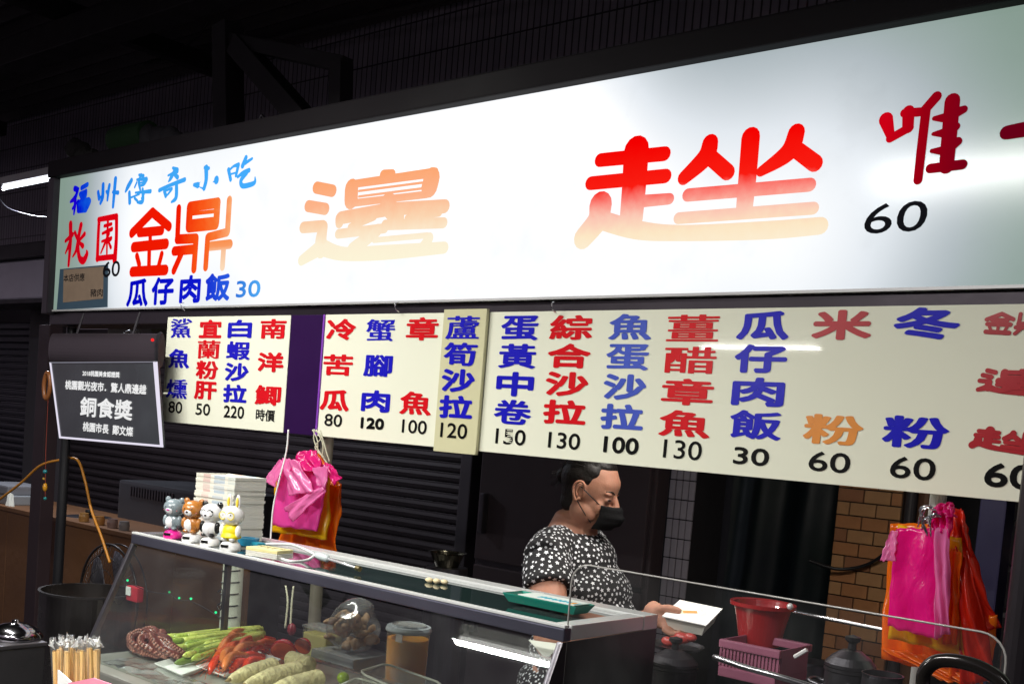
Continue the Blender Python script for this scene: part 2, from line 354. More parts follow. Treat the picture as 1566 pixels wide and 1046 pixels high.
for i in range(4):
    x = rx0+.05+.12*i
    tag(obj('packet', box(B(), x, x+.09, 4.51, 4.6, 1.322, 1.322+.07+.02*i, .012), mat('packet_%d' % i, ((.6, .08, .25), (.5, .5, .55), (.3, .05, .1), (.4, .4, .3))[i], .4)), ('pink', 'pale grey', 'dark red', 'dull yellow')[i]+' packet on the rack at the right edge', 'packet')
# blue-black post beside it
q = at(1505, 850, 3.6)
tag(obj('canopy_post', box(B(), q.x-.03, q.x+.05, 3.6, 3.7, 0, 2.6, .006), mat('navy_post', (.018, .016, .05), .4, .2)), 'dark navy post right behind the red bag', 'post')
q = at(1545, 900, 1.75)
tag(obj('canopy_pole', lathe(B(), (at(1549, 900, 1.75).x+.015, 1.78, 0), [(0, 0), (.028, 0), (.028, 1.72), (.024, 1.74), (0, 1.74)], 20), mat('grey_pole', (.035, .03, .035), .35, .7), smooth=False), 'dark round pole at the lower right edge, in front of the bags', 'pole')

# ================================================================== LIT SIGN BOX
YS = 2.4; ZB = at(800, 455, YS).z; ZT = at(860, 135, YS).z; XL = at(87, 375, YS).x; XR = .9
sign = thing('lit_shop_sign', 'long glowing white light box sign with big red and orange characters', 'sign', (-2.2, YS+.1, ZB))
def sign_mat():
    m = bpy.data.materials.new('backlit_acrylic'); m.use_nodes = True; n = m.node_tree; L = n.links; n.nodes.clear()
    tc = n.nodes.new('ShaderNodeNewGeometry'); sp = n.nodes.new('ShaderNodeSeparateXYZ'); L.new(tc.outputs['Position'], sp.inputs[0])
    def mth(op, a, b=None, c=None):
        q = n.nodes.new('ShaderNodeMath'); q.operation = op
        for i, v in enumerate((a, b, c)):
            if v is None: continue
            if isinstance(v, (int, float)): q.inputs[i].default_value = v
            else: L.new(v, q.inputs[i])
        return q.outputs[0]
    def seg(x0, x1, z, zw, fall):           # glow of one fluorescent tube lying inside the box
        cx, hw = (x0+x1)/2, (x1-x0)/2
        dx = mth('MAXIMUM', mth('SUBTRACT', mth('ABSOLUTE', mth('SUBTRACT', sp.outputs[0], cx)), hw), 0)
        dz = mth('MULTIPLY', mth('SUBTRACT', sp.outputs[2], z), zw)
        d = mth('SQRT', mth('ADD', mth('MULTIPLY', dx, dx), mth('MULTIPLY', dz, dz)))
        return mth('POWER', 2.718, mth('MULTIPLY', mth('MULTIPLY', d, d), -fall))
    g1 = seg(at(215, 300, YS).x, at(800, 250, YS).x, ZB+.34, .5, 11)
    g2 = seg(at(760, 400, YS).x, at(1180, 400, YS).x, ZB+.13, 1.0, 8)
    g3 = seg(at(500, 400, YS).x, at(800, 400, YS).x, ZB+.16, .8, 9)
    s = mth('ADD', mth('ADD', g1, g2), g3)
    no = n.nodes.new('ShaderNodeTexNoise'); no.inputs['Scale'].default_value = 2.2; no.inputs['Detail'].default_value = 5; L.new(tc.outputs['Position'], no.inputs[0])
    s = mth('ADD', s, mth('MULTIPLY', mth('SUBTRACT', no.outputs[0], .5), .10))
    cr = n.nodes.new('ShaderNodeValToRGB'); L.new(s, cr.inputs[0]); e = cr.color_ramp
    e.elements[0].position = 0.02; e.elements[0].color = (.24, .33, .28, 1); e.elements[1].position = 1; e.elements[1].color = (1.04, 1.06, 1.08, 1)
    a = e.elements.new(.22); a.color = (.44, .50, .53, 1); a = e.elements.new(.6); a.color = (.80, .85, .90, 1)
    # grime spots
    n2 = n.nodes.new('ShaderNodeTexNoise'); n2.inputs['Scale'].default_value = 9; n2.inputs['Detail'].default_value = 8; L.new(tc.outputs['Position'], n2.inputs[0])
    mr = n.nodes.new('ShaderNodeMapRange'); mr.inputs[1].default_value = .30; mr.inputs[2].default_value = .42; mr.inputs[3].default_value = .965; mr.inputs[4].default_value = 1; L.new(n2.outputs[0], mr.inputs[0])
    em = n.nodes.new('ShaderNodeEmission'); L.new(cr.outputs[0], em.inputs[0]); L.new(mr.outputs[0], em.inputs[1])
    gl = n.nodes.new('ShaderNodeBsdfGlossy'); gl.inputs['Roughness'].default_value = .15
    mix = n.nodes.new('ShaderNodeMixShader'); mix.inputs[0].default_value = .04; L.new(em.outputs[0], mix.inputs[1]); L.new(gl.outputs[0], mix.inputs[2])
    o = n.nodes.new('ShaderNodeOutputMaterial'); L.new(mix.outputs[0], o.inputs[0]); return m
obj('light_panel', box(B(), XL, XR, YS, YS+.012, ZB, ZT), sign_mat(), sign)
M_frame = mat('sign_frame_metal', (.035, .028, .036), .35, .6, .45, 2.2, .15, 8)
obj('casing', box(B(), XL-.01, XR, YS+.014, YS+.22, ZB+.005, ZT-.005), M_dark, sign)
M_rust = mat('rusty_frame', (.006, .0045, .006), .6, .2, .8, 2, .2, 6, spec=.12)
obj('top_frame', box(B(), XL-.05, XR, YS-.035, YS+.20, ZT+.001, ZT+.072, .006), M_rust, sign)
obj('side_frame', box(B(), XL-.05, XL-.002, YS-.03, YS+.20, ZB-.02, ZT-.001, .004), M_frame, sign)
obj('bottom_trim', box(B(), XL-.001, XR, YS-.006, YS+.18, ZB-.008, ZB-.001), mat('white_trim', (.5, .5, .5), .4, .3), sign)
obj('support_rail', box(B(), XL-.05, XR, YS+.01, YS+.16, ZB-.065, ZB-.010, .004), M_frame, sign)

# ---- lettering helpers
def ink(name, stops, axis='Z', a=0, b=1, st=1.0, spots=True):
    """translucent print on the lit panel; stops (position, colour) along a world axis from a to b"""
    m = bpy.data.materials.new(name); m.use_nodes = True; n = m.node_tree; L = n.links; n.nodes.clear()
    g = n.nodes.new('ShaderNodeNewGeometry'); sp = n.nodes.new('ShaderNodeSeparateXYZ'); L.new(g.outputs['Position'], sp.inputs[0])
    mr = n.nodes.new('ShaderNodeMapRange'); mr.inputs[1].default_value = a; mr.inputs[2].default_value = b; L.new(sp.outputs['XYZ'.index(axis)], mr.inputs[0])
    no = n.nodes.new('ShaderNodeTexNoise'); no.inputs['Scale'].default_value = 30; no.inputs['Detail'].default_value = 5; L.new(g.outputs['Position'], no.inputs[0])
    ad = n.nodes.new('ShaderNodeMath'); ad.operation = 'MULTIPLY_ADD'; ad.inputs[1].default_value = .12 if spots else 0; L.new(no.outputs[0], ad.inputs[0]); L.new(mr.outputs[0], ad.inputs[2])
    cr = n.nodes.new('ShaderNodeValToRGB'); L.new(ad.outputs[0], cr.inputs[0]); e = cr.color_ramp
    while len(e.elements) < len(stops): e.elements.new(.5)
    for q, (p, c) in zip(e.elements, stops): q.position = p; 
    for q, (p, c) in zip(e.elements, stops): q.color = (*c, 1)
    em = n.nodes.new('ShaderNodeEmission'); em.inputs[1].default_value = st; L.new(cr.outputs[0], em.inputs[0])
    o = n.nodes.new('ShaderNodeOutputMaterial'); L.new(em.outputs[0], o.inputs[0]); return m
def stroke(bm, pts, r, Y, n=10):
    """a round-ended brush stroke; pts are world points on the plane, r radii"""
    if not isinstance(r, (list, tuple)): r = [r]*len(pts)
    P = []; 
    if len(pts) > 2:
        sp_ = spline([(p.x, p.z, q) for p, q in zip(pts, r)], 6)
        P = [(Vector((s.x, 0, s.y)), max(s.z, .0004)) for s in sp_]
    else: P = [(Vector((p.x, 0, p.z)), q) for p, q in zip(pts, r)]
    cs = P
    for i, (c, q) in enumerate(cs):
        Y -= .000012
        v = [bm.verts.new((c.x+q*math.cos(2*math.pi*k/14), Y, c.z+q*math.sin(2*math.pi*k/14))) for k in range(14)]; bm.faces.new(v)
        if i+1 < len(cs):
            c2, q2 = cs[i+1]; d = (c2-c)
            if d.length < 1e-6: continue
            d.normalize(); nn = Vector((-d.z, 0, d.x)); Y -= .000012
            pp = [c+nn*q, c-nn*q, c2-nn*q2, c2+nn*q2]
            bm.faces.new([bm.verts.new((p.x, Y, p.z)) for p in pp])
    return Y
class Crop:                              # zoomed piece of the photograph -> photo pixels
    def __init__(s, x, y, k): s.x, s.y, s.k = x, y, k
    def __call__(s, p): return (s.x+p[0]/s.k, s.y+p[1]/s.k)
def glyph(strokes, crop, Y):
    bm = B(); y = Y
    for pts, r in strokes:
        pp = [at(*crop(q), YS) for q in pts]
        x, yy = crop(pts[0]); sc = (at(x+1, yy, YS)-at(x-1, yy, YS)).x/2; scz = (at(x, yy-1, YS)-at(x, yy+1, YS)).z/2
        sc = (sc+scz)/2/crop.k*(1.14 if crop.k > 9 else (1.1 if crop.k > 6.5 and crop.k < 6.54 else 1))
        rr = [q*sc for q in r] if isinstance(r, (list, tuple)) else r*sc
        y = stroke(bm, pp, rr, y)
    return bm
def flat(o):
    for p in o.data.polygons: p.use_smooth = False
    return o
def glyph_obj(name, strokes, crop, m, parent):
    return obj(name, glyph(strokes, crop, YS-.0012), m, parent)
CA, CB, CC = Crop(90, 230, 9.506), Crop(240, 230, 9.506), Crop(90, 320, 6.536)
CD, CE, CF, CG = Crop(190, 290, 7.472), Crop(440, 250, 6.023), Crop(870, 180, 3.82), Crop(1330, 130, 6.543)
X = lambda px, py=290: at(px, py, YS).x
ink_blue = ink('blue_calligraphy_ink', [(0, (.06, 0, .42)), (.12, (.0, .0, .62)), (.30, (.01, .20, .80)), (.5, (.05, .38, .9)), (1, (.06, .42, .98))], 'X', X(105), X(395))
FU = [([(235, 560), (265, 570)], 26), ([(335, 550), (420, 500)], 22), ([(290, 560), (240, 690), (175, 750)], [14, 26, 14]), ([(245, 690), (240, 800), (225, 925)], [24, 24, 14]), ([(205, 850), (235, 800)], 14),
      ([(315, 640), (400, 605)], 22), ([(400, 600), (395, 660)], 24), ([(315, 640), (330, 690)], 18), ([(330, 695), (400, 665)], 16),
      ([(285, 760), (290, 870)], 26), ([(290, 770), (440, 730)], 28), ([(450, 745), (430, 800), (400, 865)], [30, 28, 24]), ([(290, 875), (400, 865)], 26), ([(375, 760), (345, 860)], 12), ([(300, 815), (410, 800)], 12)]
ZHOU = [([(575, 610), (590, 700)], [20, 24]), ([(590, 700), (640, 660)], [12, 12]), ([(648, 505), (640, 680), (610, 770)], [24, 26, 18]), ([(695, 600), (710, 630)], 14), ([(740, 515), (725, 600), (712, 725)], [22, 22, 16]), ([(790, 610), (868, 620)], [14, 20]), ([(830, 420), (812, 620), (795, 820)], [26, 25, 20])]
CHUAN = [([(1060, 440), (1010, 530), (975, 600)], [24, 26, 14]), ([(1030, 620), (1035, 760)], [22, 24]), ([(1170, 360), (1235, 375)], [12, 18]), ([(1140, 430), (1280, 420)], [12, 20]), ([(1200, 360), (1170, 460), (1190, 580)], [16, 20, 14]), ([(1285, 430), (1240, 500), (1170, 520)], [18, 16, 10]), ([(1140, 470), (1110, 540)], 12), ([(1180, 480), (1250, 465)], 9), ([(1120, 620), (1340, 600)], [10, 20]), ([(1225, 570), (1225, 740), (1150, 760)], [18, 24, 12]), ([(1035, 700), (1180, 640)], 10), ([(1110, 700), (1150, 740)], 14), ([(1250, 640), (1210, 700)], 10)]
QI = [([(235, 260), (300, 290)], [14, 24]), ([(165, 370), (300, 310)], [10, 22]), ([(260, 300), (210, 400), (175, 455)], [22, 24, 10]), ([(240, 340), (305, 395)], [14, 24]), ([(40, 585), (200, 510), (410, 430)], [20, 18, 22]), ([(115, 600), (135, 665)], 22), ([(110, 600), (225, 560), (160, 650)], [12, 14, 12]), ([(292, 520), (285, 690), (220, 755)], [26, 26, 12])]
XIAO = [([(720, 260), (720, 430), (690, 555)], [32, 28, 26]), ([(690, 565), (620, 535)], [12, 4]), ([(700, 255), (760, 265)], [18, 18]), ([(545, 505), (600, 510)], [18, 30]), ([(600, 505), (635, 465)], [10, 3]), ([(870, 430), (870, 440)], 38), ([(870, 440), (820, 465)], [24, 4])]
CHI = [([(1045, 285), (1075, 430)], [24, 22]), ([(1060, 290), (1120, 235), (1190, 215)], [14, 14, 24]), ([(1190, 215), (1155, 370)], [24, 20]), ([(1080, 350), (1150, 330)], 10), ([(1300, 110), (1250, 230)], [26, 28]), ([(1290, 190), (1390, 125)], [20, 14]), ([(1180, 390), (1260, 330), (1345, 295)], [16, 22, 24]), ([(1310, 330), (1230, 440), (1250, 520), (1360, 505), (1430, 470), (1435, 395)], [26, 26, 26, 26, 22, 8])]
for st_, c_ in ((FU, CA), (ZHOU, CA), (CHUAN, CA), (QI, CB), (XIAO, CB), (CHI, CB)): glyph_obj('brush_character', st_, c_, ink_blue, sign)
ink_red2 = ink('red_brush_ink', [(0, (.40, .0, .01)), (.6, (.66, .0, .008)), (1, (.72, .0, .005))], 'X', X(100), X(185))
TAO = [([(120, 150), (118, 330), (100, 560)], [22, 20, 14]), ([(70, 320), (140, 255)], [12, 16]), ([(118, 330), (70, 440)], [20, 8]), ([(225, 160), (195, 330), (208, 480), (250, 515), (285, 450), (280, 415)], [20, 18, 20, 24, 18, 6]), ([(165, 235), (200, 320)], [14, 14]), ([(262, 250), (205, 320)], [16, 10]), ([(190, 340), (175, 420), (145, 475)], [14, 14, 8]), ([(205, 330), (245, 370)], [10, 18])]
YUAN = [([(405, 110), (395, 300), (388, 500)], [18, 18, 20]), ([(400, 105), (580, 75)], [16, 20]), ([(580, 80), (578, 300), (562, 510)], [20, 20, 26]), ([(385, 495), (565, 475)], [18, 18]), ([(460, 170), (530, 150)], 12), ([(495, 110), (490, 230)], [14, 12]), ([(440, 245), (535, 200)], [10, 15]), ([(505, 245), (470, 330), (425, 440)], [14, 14, 8]), ([(435, 325), (530, 290)], [9, 12]), ([(487, 250), (485, 445)], [12, 10]), ([(490, 300), (525, 385)], [10, 13]), ([(530, 300), (500, 330)], 10)]
for st_ in (TAO, YUAN): glyph_obj('brush_character', st_, CC, ink_red2, sign)
ink_ding = ink('orange_red_ink', [(0, (.85, .006, .0)), (.55, (.88, .012, .0)), (.72, (.95, .09, .008)), (.85, (.95, .18, .03)), (1, (.98, .45, .2))], 'X', X(195, 360), X(370, 360))  # orange end of the ramp includes wash-out by the backlight
JIN = [([(95, 495), (325, 262), (520, 430)], 40), ([(90, 500), (325, 262)], 40), ([(325, 262), (515, 425)], 40), ([(175, 495), (430, 470)], 38), ([(300, 500), (300, 620)], 26), ([(110, 660), (480, 622)], 42), ([(290, 680), (285, 900)], 28), ([(148, 758), (175, 860)], 28), ([(432, 738), (395, 880)], 28), ([(95, 940), (475, 920)], 42)]
JIN = [JIN[1], JIN[2]]+JIN[3:]
DING = [([(627, 218), (612, 560)], 35), ([(612, 570), (822, 560)], 41), ([(825, 560), (800, 910)], 38), ([(575, 705), (815, 682)], 40), ([(655, 740), (570, 930)], 34),
        ([(755, 200), (1070, 155)], 44), ([(1070, 150), (1055, 385)], 44), ([(755, 205), (742, 430)], 46), ([(745, 435), (1050, 400)], 44), ([(770, 280), (1050, 250)], 17), ([(765, 365), (1050, 335)], 17),
        ([(1207, 122), (1185, 480)], 37), ([(1180, 490), (965, 545)], 38), ([(958, 550), (935, 890)], 35), ([(985, 650), (1210, 625)], 40), ([(1140, 655), (1125, 885)], 35)]
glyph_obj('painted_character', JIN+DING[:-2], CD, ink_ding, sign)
glyph_obj('painted_character', DING[-2:], CD, ink('faded_overlit_orange_ink', [(0, (.97, .72, .5)), (.65, (.95, .55, .33)), (.8, (.95, .33, .12)), (1, (.95, .28, .08))], 'Z', at(340, 410, YS).z, at(340, 365, YS).z), sign)  # pale end: backlight wash-out put into the colour, besides faded print
BIAN = [([(268, 225), (415, 255)], 44), ([(192, 395), (350, 422)], 43), ([(145, 592), (325, 578)], 42), ([(330, 590), (310, 700), (310, 790)], [50, 62, 70]), ([(300, 780), (130, 895)], [60, 40]), ([(330, 780), (520, 835), (900, 822), (1445, 778)], [62, 50, 52, 40]),
        ([(600, 194), (1360, 86)], [30, 34]), ([(592, 235), (588, 335)], 73), ([(1330, 140), (1310, 215)], [86, 88]), ([(660, 257), (1240, 181)], 9), ([(660, 308), (1240, 234)], 9), ([(560, 374), (1290, 288)], [28, 26]), ([(885, 108), (965, 104)], 38),
        ([(490, 505), (900, 432)], 48), ([(900, 425), (1450, 398)], [48, 50]), ([(482, 510), (482, 545)], 45), ([(580, 590), (800, 480)], [28, 40]), ([(930, 380), (1000, 540)], [90, 40]), ([(1430, 405), (1380, 445)], [50, 40]), ([(1100, 505), (1400, 455)], [22, 32]), ([(1040, 440), (1040, 510)], 44),
        ([(470, 652), (900, 600)], 36), ([(900, 570), (1440, 550)], 40), ([(830, 620), (600, 800)], [50, 60]), ([(800, 710), (1290, 665)], 22), ([(1310, 690), (1250, 780)], [44, 50])]
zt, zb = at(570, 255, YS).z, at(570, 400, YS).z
glyph_obj('large_painted_character', BIAN, CE, ink('overlit_orange_ink', [(0, (.98, .93, .70)), (.30, (.98, .87, .66)), (.52, (.97, .66, .43)), (.72, (.98, .46, .26)), (1, (.98, .38, .16))], 'Z', zb-.01, zt), sign)  # cream towards the bottom: overexposed backlight mixed into the faded ink colour
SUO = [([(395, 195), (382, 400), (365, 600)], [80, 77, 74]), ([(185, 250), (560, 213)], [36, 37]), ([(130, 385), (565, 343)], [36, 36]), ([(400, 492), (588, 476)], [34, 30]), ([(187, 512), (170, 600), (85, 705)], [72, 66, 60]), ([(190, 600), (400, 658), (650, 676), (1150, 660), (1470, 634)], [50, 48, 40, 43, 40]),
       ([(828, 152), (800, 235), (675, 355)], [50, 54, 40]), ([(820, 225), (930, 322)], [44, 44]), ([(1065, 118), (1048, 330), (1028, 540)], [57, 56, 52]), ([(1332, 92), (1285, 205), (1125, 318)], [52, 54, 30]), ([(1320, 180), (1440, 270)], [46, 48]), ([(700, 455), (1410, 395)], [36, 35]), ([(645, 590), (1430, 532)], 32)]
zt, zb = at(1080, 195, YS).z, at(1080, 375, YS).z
glyph_obj('large_painted_character', SUO, CF, ink('red_to_cream_ink', [(0, (.98, .88, .68)), (.20, (.98, .80, .56)), (.36, (.97, .58, .46)), (.50, (.97, .24, .20)), (.62, (.95, .012, .006)), (1, (.90, .0, .0))], 'Z', zb, zt), sign)  # lower cream part paints in the glare of the backlight over faded red
WEI = [([(165, 350), (215, 530)], [72, 40]), ([(205, 540), (400, 430)], [42, 44]), ([(390, 270), (385, 430)], [62, 58]), ([(350, 285), (500, 275)], [44, 45]), ([(672, 120), (540, 270)], [52, 50]), ([(565, 260), (525, 600), (485, 955)], [48, 48, 46]), ([(830, 165), (800, 500), (770, 820)], [78, 78, 74]),
       ([(650, 340), (800, 330)], [24, 60]), ([(850, 290), (945, 250)], [55, 40]), ([(640, 495), (790, 480)], [20, 60]), ([(820, 460), (870, 420)], [50, 40]), ([(625, 665), (770, 660)], [22, 55]), ([(820, 610), (885, 570)], [60, 45]), ([(610, 840), (930, 800)], [48, 50])]
glyph_obj('brush_character', WEI, CG, ink('crimson_ink', [(0, (.64, .0, .008)), (.5, (.30, .0, .006)), (1, (.17, .0, .008))], 'X', X(1345), X(1480)), sign)
glyph_obj('brush_character', [([(1375, 480), (1600, 440), (1850, 400), (1980, 420)], [72, 78, 70, 95])], CG, ink('dark_crimson_ink', [(0, (.13, .0, .008)), (1, (.12, .0, .008))], 'X', 0, 1), sign)

_cache = {}
def char_mesh(s, latin=False, bold=0.0, w=1, h=1, boldz=None):
    """outline of the text scaled into w x h, thickened by shifted copies"""
    cu = bpy.data.curves.new('t', 'FONT'); cu.body = s; cu.resolution_u = 4 if latin else 3
    o = bpy.data.objects.new('t', cu); COL.objects.link(o); bpy.context.view_layer.update()
    me = bpy.data.meshes.new_from_object(o.evaluated_get(bpy.context.evaluated_depsgraph_get()))
    COL.objects.unlink(o); bpy.data.objects.remove(o); bpy.data.curves.remove(cu)
    vs = [v.co for v in me.vertices]; x0, x1 = min(v.x for v in vs), max(v.x for v in vs); y0, y1 = min(v.y for v in vs), max(v.y for v in vs)
    sx = (w-2*bold)/(x1-x0) if x1-x0 > .05 else 1; bz_ = bold if boldz is None else boldz; sy = (h-2*bz_)/(y1-y0) if y1-y0 > .05 else sx
    V = [((v.x-(x0+x1)/2)*sx, (v.y-(y0+y1)/2)*sy) for v in vs]; F = [tuple(p.vertices) for p in me.polygons]; bpy.data.meshes.remove(me)
    return V, F
def text(name, s, c, w, h, m, parent, Y, bold=0.0, latin=False, sh=0.0, rot=0.0, boldz=None):
    """print s centred at world point c on the plane y = Y, w x h metres; bold = brush radius in metres"""
    V, F = char_mesh(s, latin, bold, w, h, boldz); bm = B(); k = 10 if bold > 0 else 1
    for i in range(k+(1 if bold > 0 else 0)):
        dx = dz = 0
        if bold > 0 and i < k: dx, dz = bold*math.cos(2*math.pi*i/k), (bold if boldz is None else boldz)*math.sin(2*math.pi*i/k)
        vv = []
        for x, z in V:
            xx = x+dx+sh*z; zz = z+dz; xx, zz = xx*math.cos(rot)-zz*math.sin(rot), xx*math.sin(rot)+zz*math.cos(rot)
            vv.append(bm.verts.new((c.x+xx, Y-.00003*i, c.z+zz)))
        for f in F:
            try: bm.faces.new([vv[a] for a in f])
            except ValueError: pass
    return obj(name, bm, m, parent)
def size(px, py, w, h, Y): return (at(px+w/2, py, Y)-at(px-w/2, py, Y)).x, (at(px, py-h/2, Y)-at(px, py+h/2, Y)).z
def ptext(name, s, px, py, w, h, m, parent, Y, bold=0.0, **k):
    ww, hh = size(px, py, w, h, YS); return text(name, s, at(px, py, YS), ww, hh, m, parent, Y, bold, **k)
ink_royal = ink('royal_blue_ink', [(0, (.0, .0, .50)), (.8, (.005, .01, .62)), (1, (.02, .1, .75))], 'X', X(195, 440), X(355, 440))
for c, px, w in (('瓜', 210.5, 33), ('仔', 249, 34), ('肉', 291, 32), ('飯', 333, 38)):
    ptext('painted_character', c, px, 448-.07*(px-210), w, 43, ink_royal, sign, YS-.0012, .0052)
ptext('price', '30', 380, 442, 37, 26, ink('sky_blue_ink', [(0, (.02, .16, .7)), (1, (.08, .4, .9))], 'X', X(360, 440), X(400, 440)), sign, YS-.0012, .002, latin=True)
ink_k = ink('black_ink', [(0, (.006, .006, .008)), (1, (.012, .012, .014))], 'X', 0, 1)
ptext('price', '60', 1370, 333, 94, 46, ink_k, sign, YS-.0012, .0003, latin=True, sh=.1)
# paper notice stuck on the lower left corner of the sign
nq = [(93, 412), (166, 405), (165, 470), (88, 474)]
nt_ = thing('paper_notice', 'faded brown and blue paper notice taped to the lower left corner of the lit sign', 'notice', at(93, 470, YS-.006))
def pquad(q, Y, dy):
    bm = B(); return quad_slab(bm, [Vector((at(*p, YS).x, Y, at(*p, YS).z)) for p in q], (0, dy, 0))
M_nb = mat('notice_blue', (.020, .038, .055), .6, 0, .3, 20, emit=(.03, .065, .10), es=.35); M_nt = mat('notice_brown', (.10, .072, .05), .7, 0, .45, 25, emit=(.22, .15, .10), es=.35)
obj('backing', pquad(nq, YS-.004, .003), M_nb, nt_)
obj('sheet', pquad([(99, 413), (160, 408), (159, 457), (98, 463)], YS-.0052, .001), M_nt, nt_)
for s, px, py, w in (('本店供應', 115, 425, 32), ('豬肉', 149.5, 448, 19)): ptext('lettering', s, px, py, w, 12, ink_k, nt_, YS-.0056, .0004)
ptext('price', '60', 172.5, 412, 26, 24, ink_k, sign, YS-.0064, .0012, latin=True)

# ================================================================== MENU BOARDS
M_cream = mat('cream_acrylic', (.80, .81, .66), .035, 0, .035, 2.5, spec=.22)
M_yell = mat('yellowed_acrylic', (.62, .60, .38), .04, 0, .06, 3, spec=.25)
M_purple = mat('purple_vinyl', (.022, .004, .05), .3, 0, .15, 8, spec=.3)
M_red = mat('red_vinyl', (.62, .006, .012), .3, 0, .06, 6, spec=.2)
M_blue = mat('blue_vinyl', (.012, .010, .46), .3, 0, .06, 6, spec=.2)
M_lblue = mat('faded_blue_vinyl', (.045, .085, .50), .3, 0, .2, 6)
M_dkred = mat('old_red_vinyl', (.40, .010, .018), .3, 0, .3, 8)
M_oran = mat('faded_orange_vinyl', (.72, .25, .03), .3, 0, .3, 8)
M_blk = mat('black_vinyl', (.006, .006, .006), .35, 0, .1, spec=.1)
ZM0 = at(735, 690, YS).z; ZM1 = 2.018
YM = YS
def board(label, xa, xb, m, dy=0, z0=None, z1=None):
    t = thing('menu_board', label, 'menu board', ((xa+xb)/2, YM, z0 or ZM0))
    obj('board_panel', box(B(), xa, xb, YM+dy, YM+dy+.012, z0 or ZM0, z1 or ZM1, .0015), m, t); return t
xA, xB = at(252, 560, YS).x, at(439, 570, YS).x
xC = at(490, 570, YS).x; xD = at(676, 580, YS).x; xE = at(741, 580, YS).x
mb1 = board('cream menu board with four short red and blue dish columns, left of the purple strip', xA, xB, M_cream)
mbp = board('plain dark purple strip set between two cream menu boards', xB+.002, xC-.002, M_purple)
obj('edge_strip', box(B(), xC-.001, xC+.006, YM-.004, YM+.012, ZM0, ZM1), mat('lilac_edge', (.22, .05, .45), .3), mbp)
mb2 = board('cream menu board listing bitter melon, crab and octopus, right of the purple strip', xC+.007, xE-.003, M_cream)
mb3 = board('yellowed narrow menu board for asparagus salad overlapping its neighbour', xD, xE, M_yell, -.014, ZM0-.012, ZM1+.008)
mb4 = board('longest cream menu board running out of the photo at the right, above the cook', xE+.002, XR, M_cream)
def column(t, s, p0, p1, w, h, m, price, pp, pw, ph, pb=.0009, dy=0, bold=.0045, gap=None):
    n = len(s); Y = YM-.0012+dy
    for i, c in enumerate(s):
        if c == ' ': continue
        f = i/(n-1); ww, hh = size(p0[0]*(1-f)+p1[0]*f, p0[1]*(1-f)+p1[1]*f, w*1.05, h*1.05, YS)
        a, b = at(*p0, YS), at(*p1, YS); mm = m[i] if isinstance(m, (list, tuple)) else m
        text('painted_character', c, a.lerp(b, f), ww, hh, mm, t, Y, ww*(.026 if c in '蟹蘆鯊燻蘭薑醋' else .036), boldz=hh*(.010 if c in '蟹蘆鯊燻蘭薑醋' else (.027 if c in '蛋腳鯽蝦筍綜黃章魚飯粉卷苦南' else .046)))
    ptext('price', price, pp[0], pp[1], pw, ph, M_blk, t, Y, pb, latin=not price.startswith('時'))
k = .0036
column(mb1, '鯊魚燻', (277.5, 502), (270.5, 594.5), 31, 28, M_blue, '80', (268.5, 622.7), 21, 18, bold=k)
column(mb1, '宜蘭粉肝', (322, 503), (314.4, 597), 33, 27, M_red, '50', (310.7, 626), 22, 18, bold=k)
column(mb1, '白蝦沙拉', (367, 503), (359.5, 602), 35, 27, M_blue, '220', (358, 630), 31, 19, .0012, bold=k)
column(mb1, '南洋鯽', (418, 503), (410, 604.5), 38, 29, M_red, '時價', (406, 635), 29, 18, .0008, bold=k)
column(mb2, '冷苦瓜', (522, 504), (512, 612), 43, 31, M_red, '80', (510, 642.6), 27, 19)
column(mb2, '蟹腳肉', (582, 505), (574.7, 613.4), 42, 32, M_blue, '120', (569.7, 647.6), 36, 18, .0028)
column(mb2, '章魚', (646, 503), (635.8, 616.7), 47, 34, M_red, '100', (634, 652.6), 38, 21)
column(mb3, '蘆筍沙拉', (712.5, 502), (702, 623), 49, 34, M_blue, '120', (699, 659), 41, 23, dy=-.014)
column(mb4, '蛋黃中卷', (795, 501.7), (784, 630), 55, 36, M_blue, '150', (781, 668), 46, 24)
column(mb4, '綜合沙拉', (873.6, 501), (863.3, 630.4), 63, 36, M_red, '130', (863, 674), 49, 25)
column(mb4, '魚蛋沙拉', (964, 500), (951, 637.7), 63, 38, M_lblue, '100', (950, 681), 54, 26, .0020)
column(mb4, '薑醋章魚', (1059.5, 501.7), (1047, 648), 76, 39, M_red, '130', (1044, 687.7), 59, 29, .0004)
column(mb4, '瓜仔肉飯', (1167, 498), (1155.4, 649.7), 77, 42, M_blue, '30', (1149, 698), 55, 27, .0014)
column(mb4, '米粉', (1287.4, 497), (1274, 657), 88, 44, [M_dkred, M_oran], '60', (1268.6, 706.6), 64, 31)
column(mb4, '冬粉', (1417, 494.6), (1400, 661), 98, 47, [M_blue, M_blue], '60', (1396, 716), 70, 34)
# scratch marks that eat into the 5 of the 150 price
bm = B()
for i in range(7):
    c = at(778+random.uniform(-4, 6), 658+i*3, YS); box(bm, c.x-.010, c.x+.010, YM-.0026, YM-.0022, c.z-.0010, c.z+.0010)
obj('scratch', bm, M_cream, mb4)
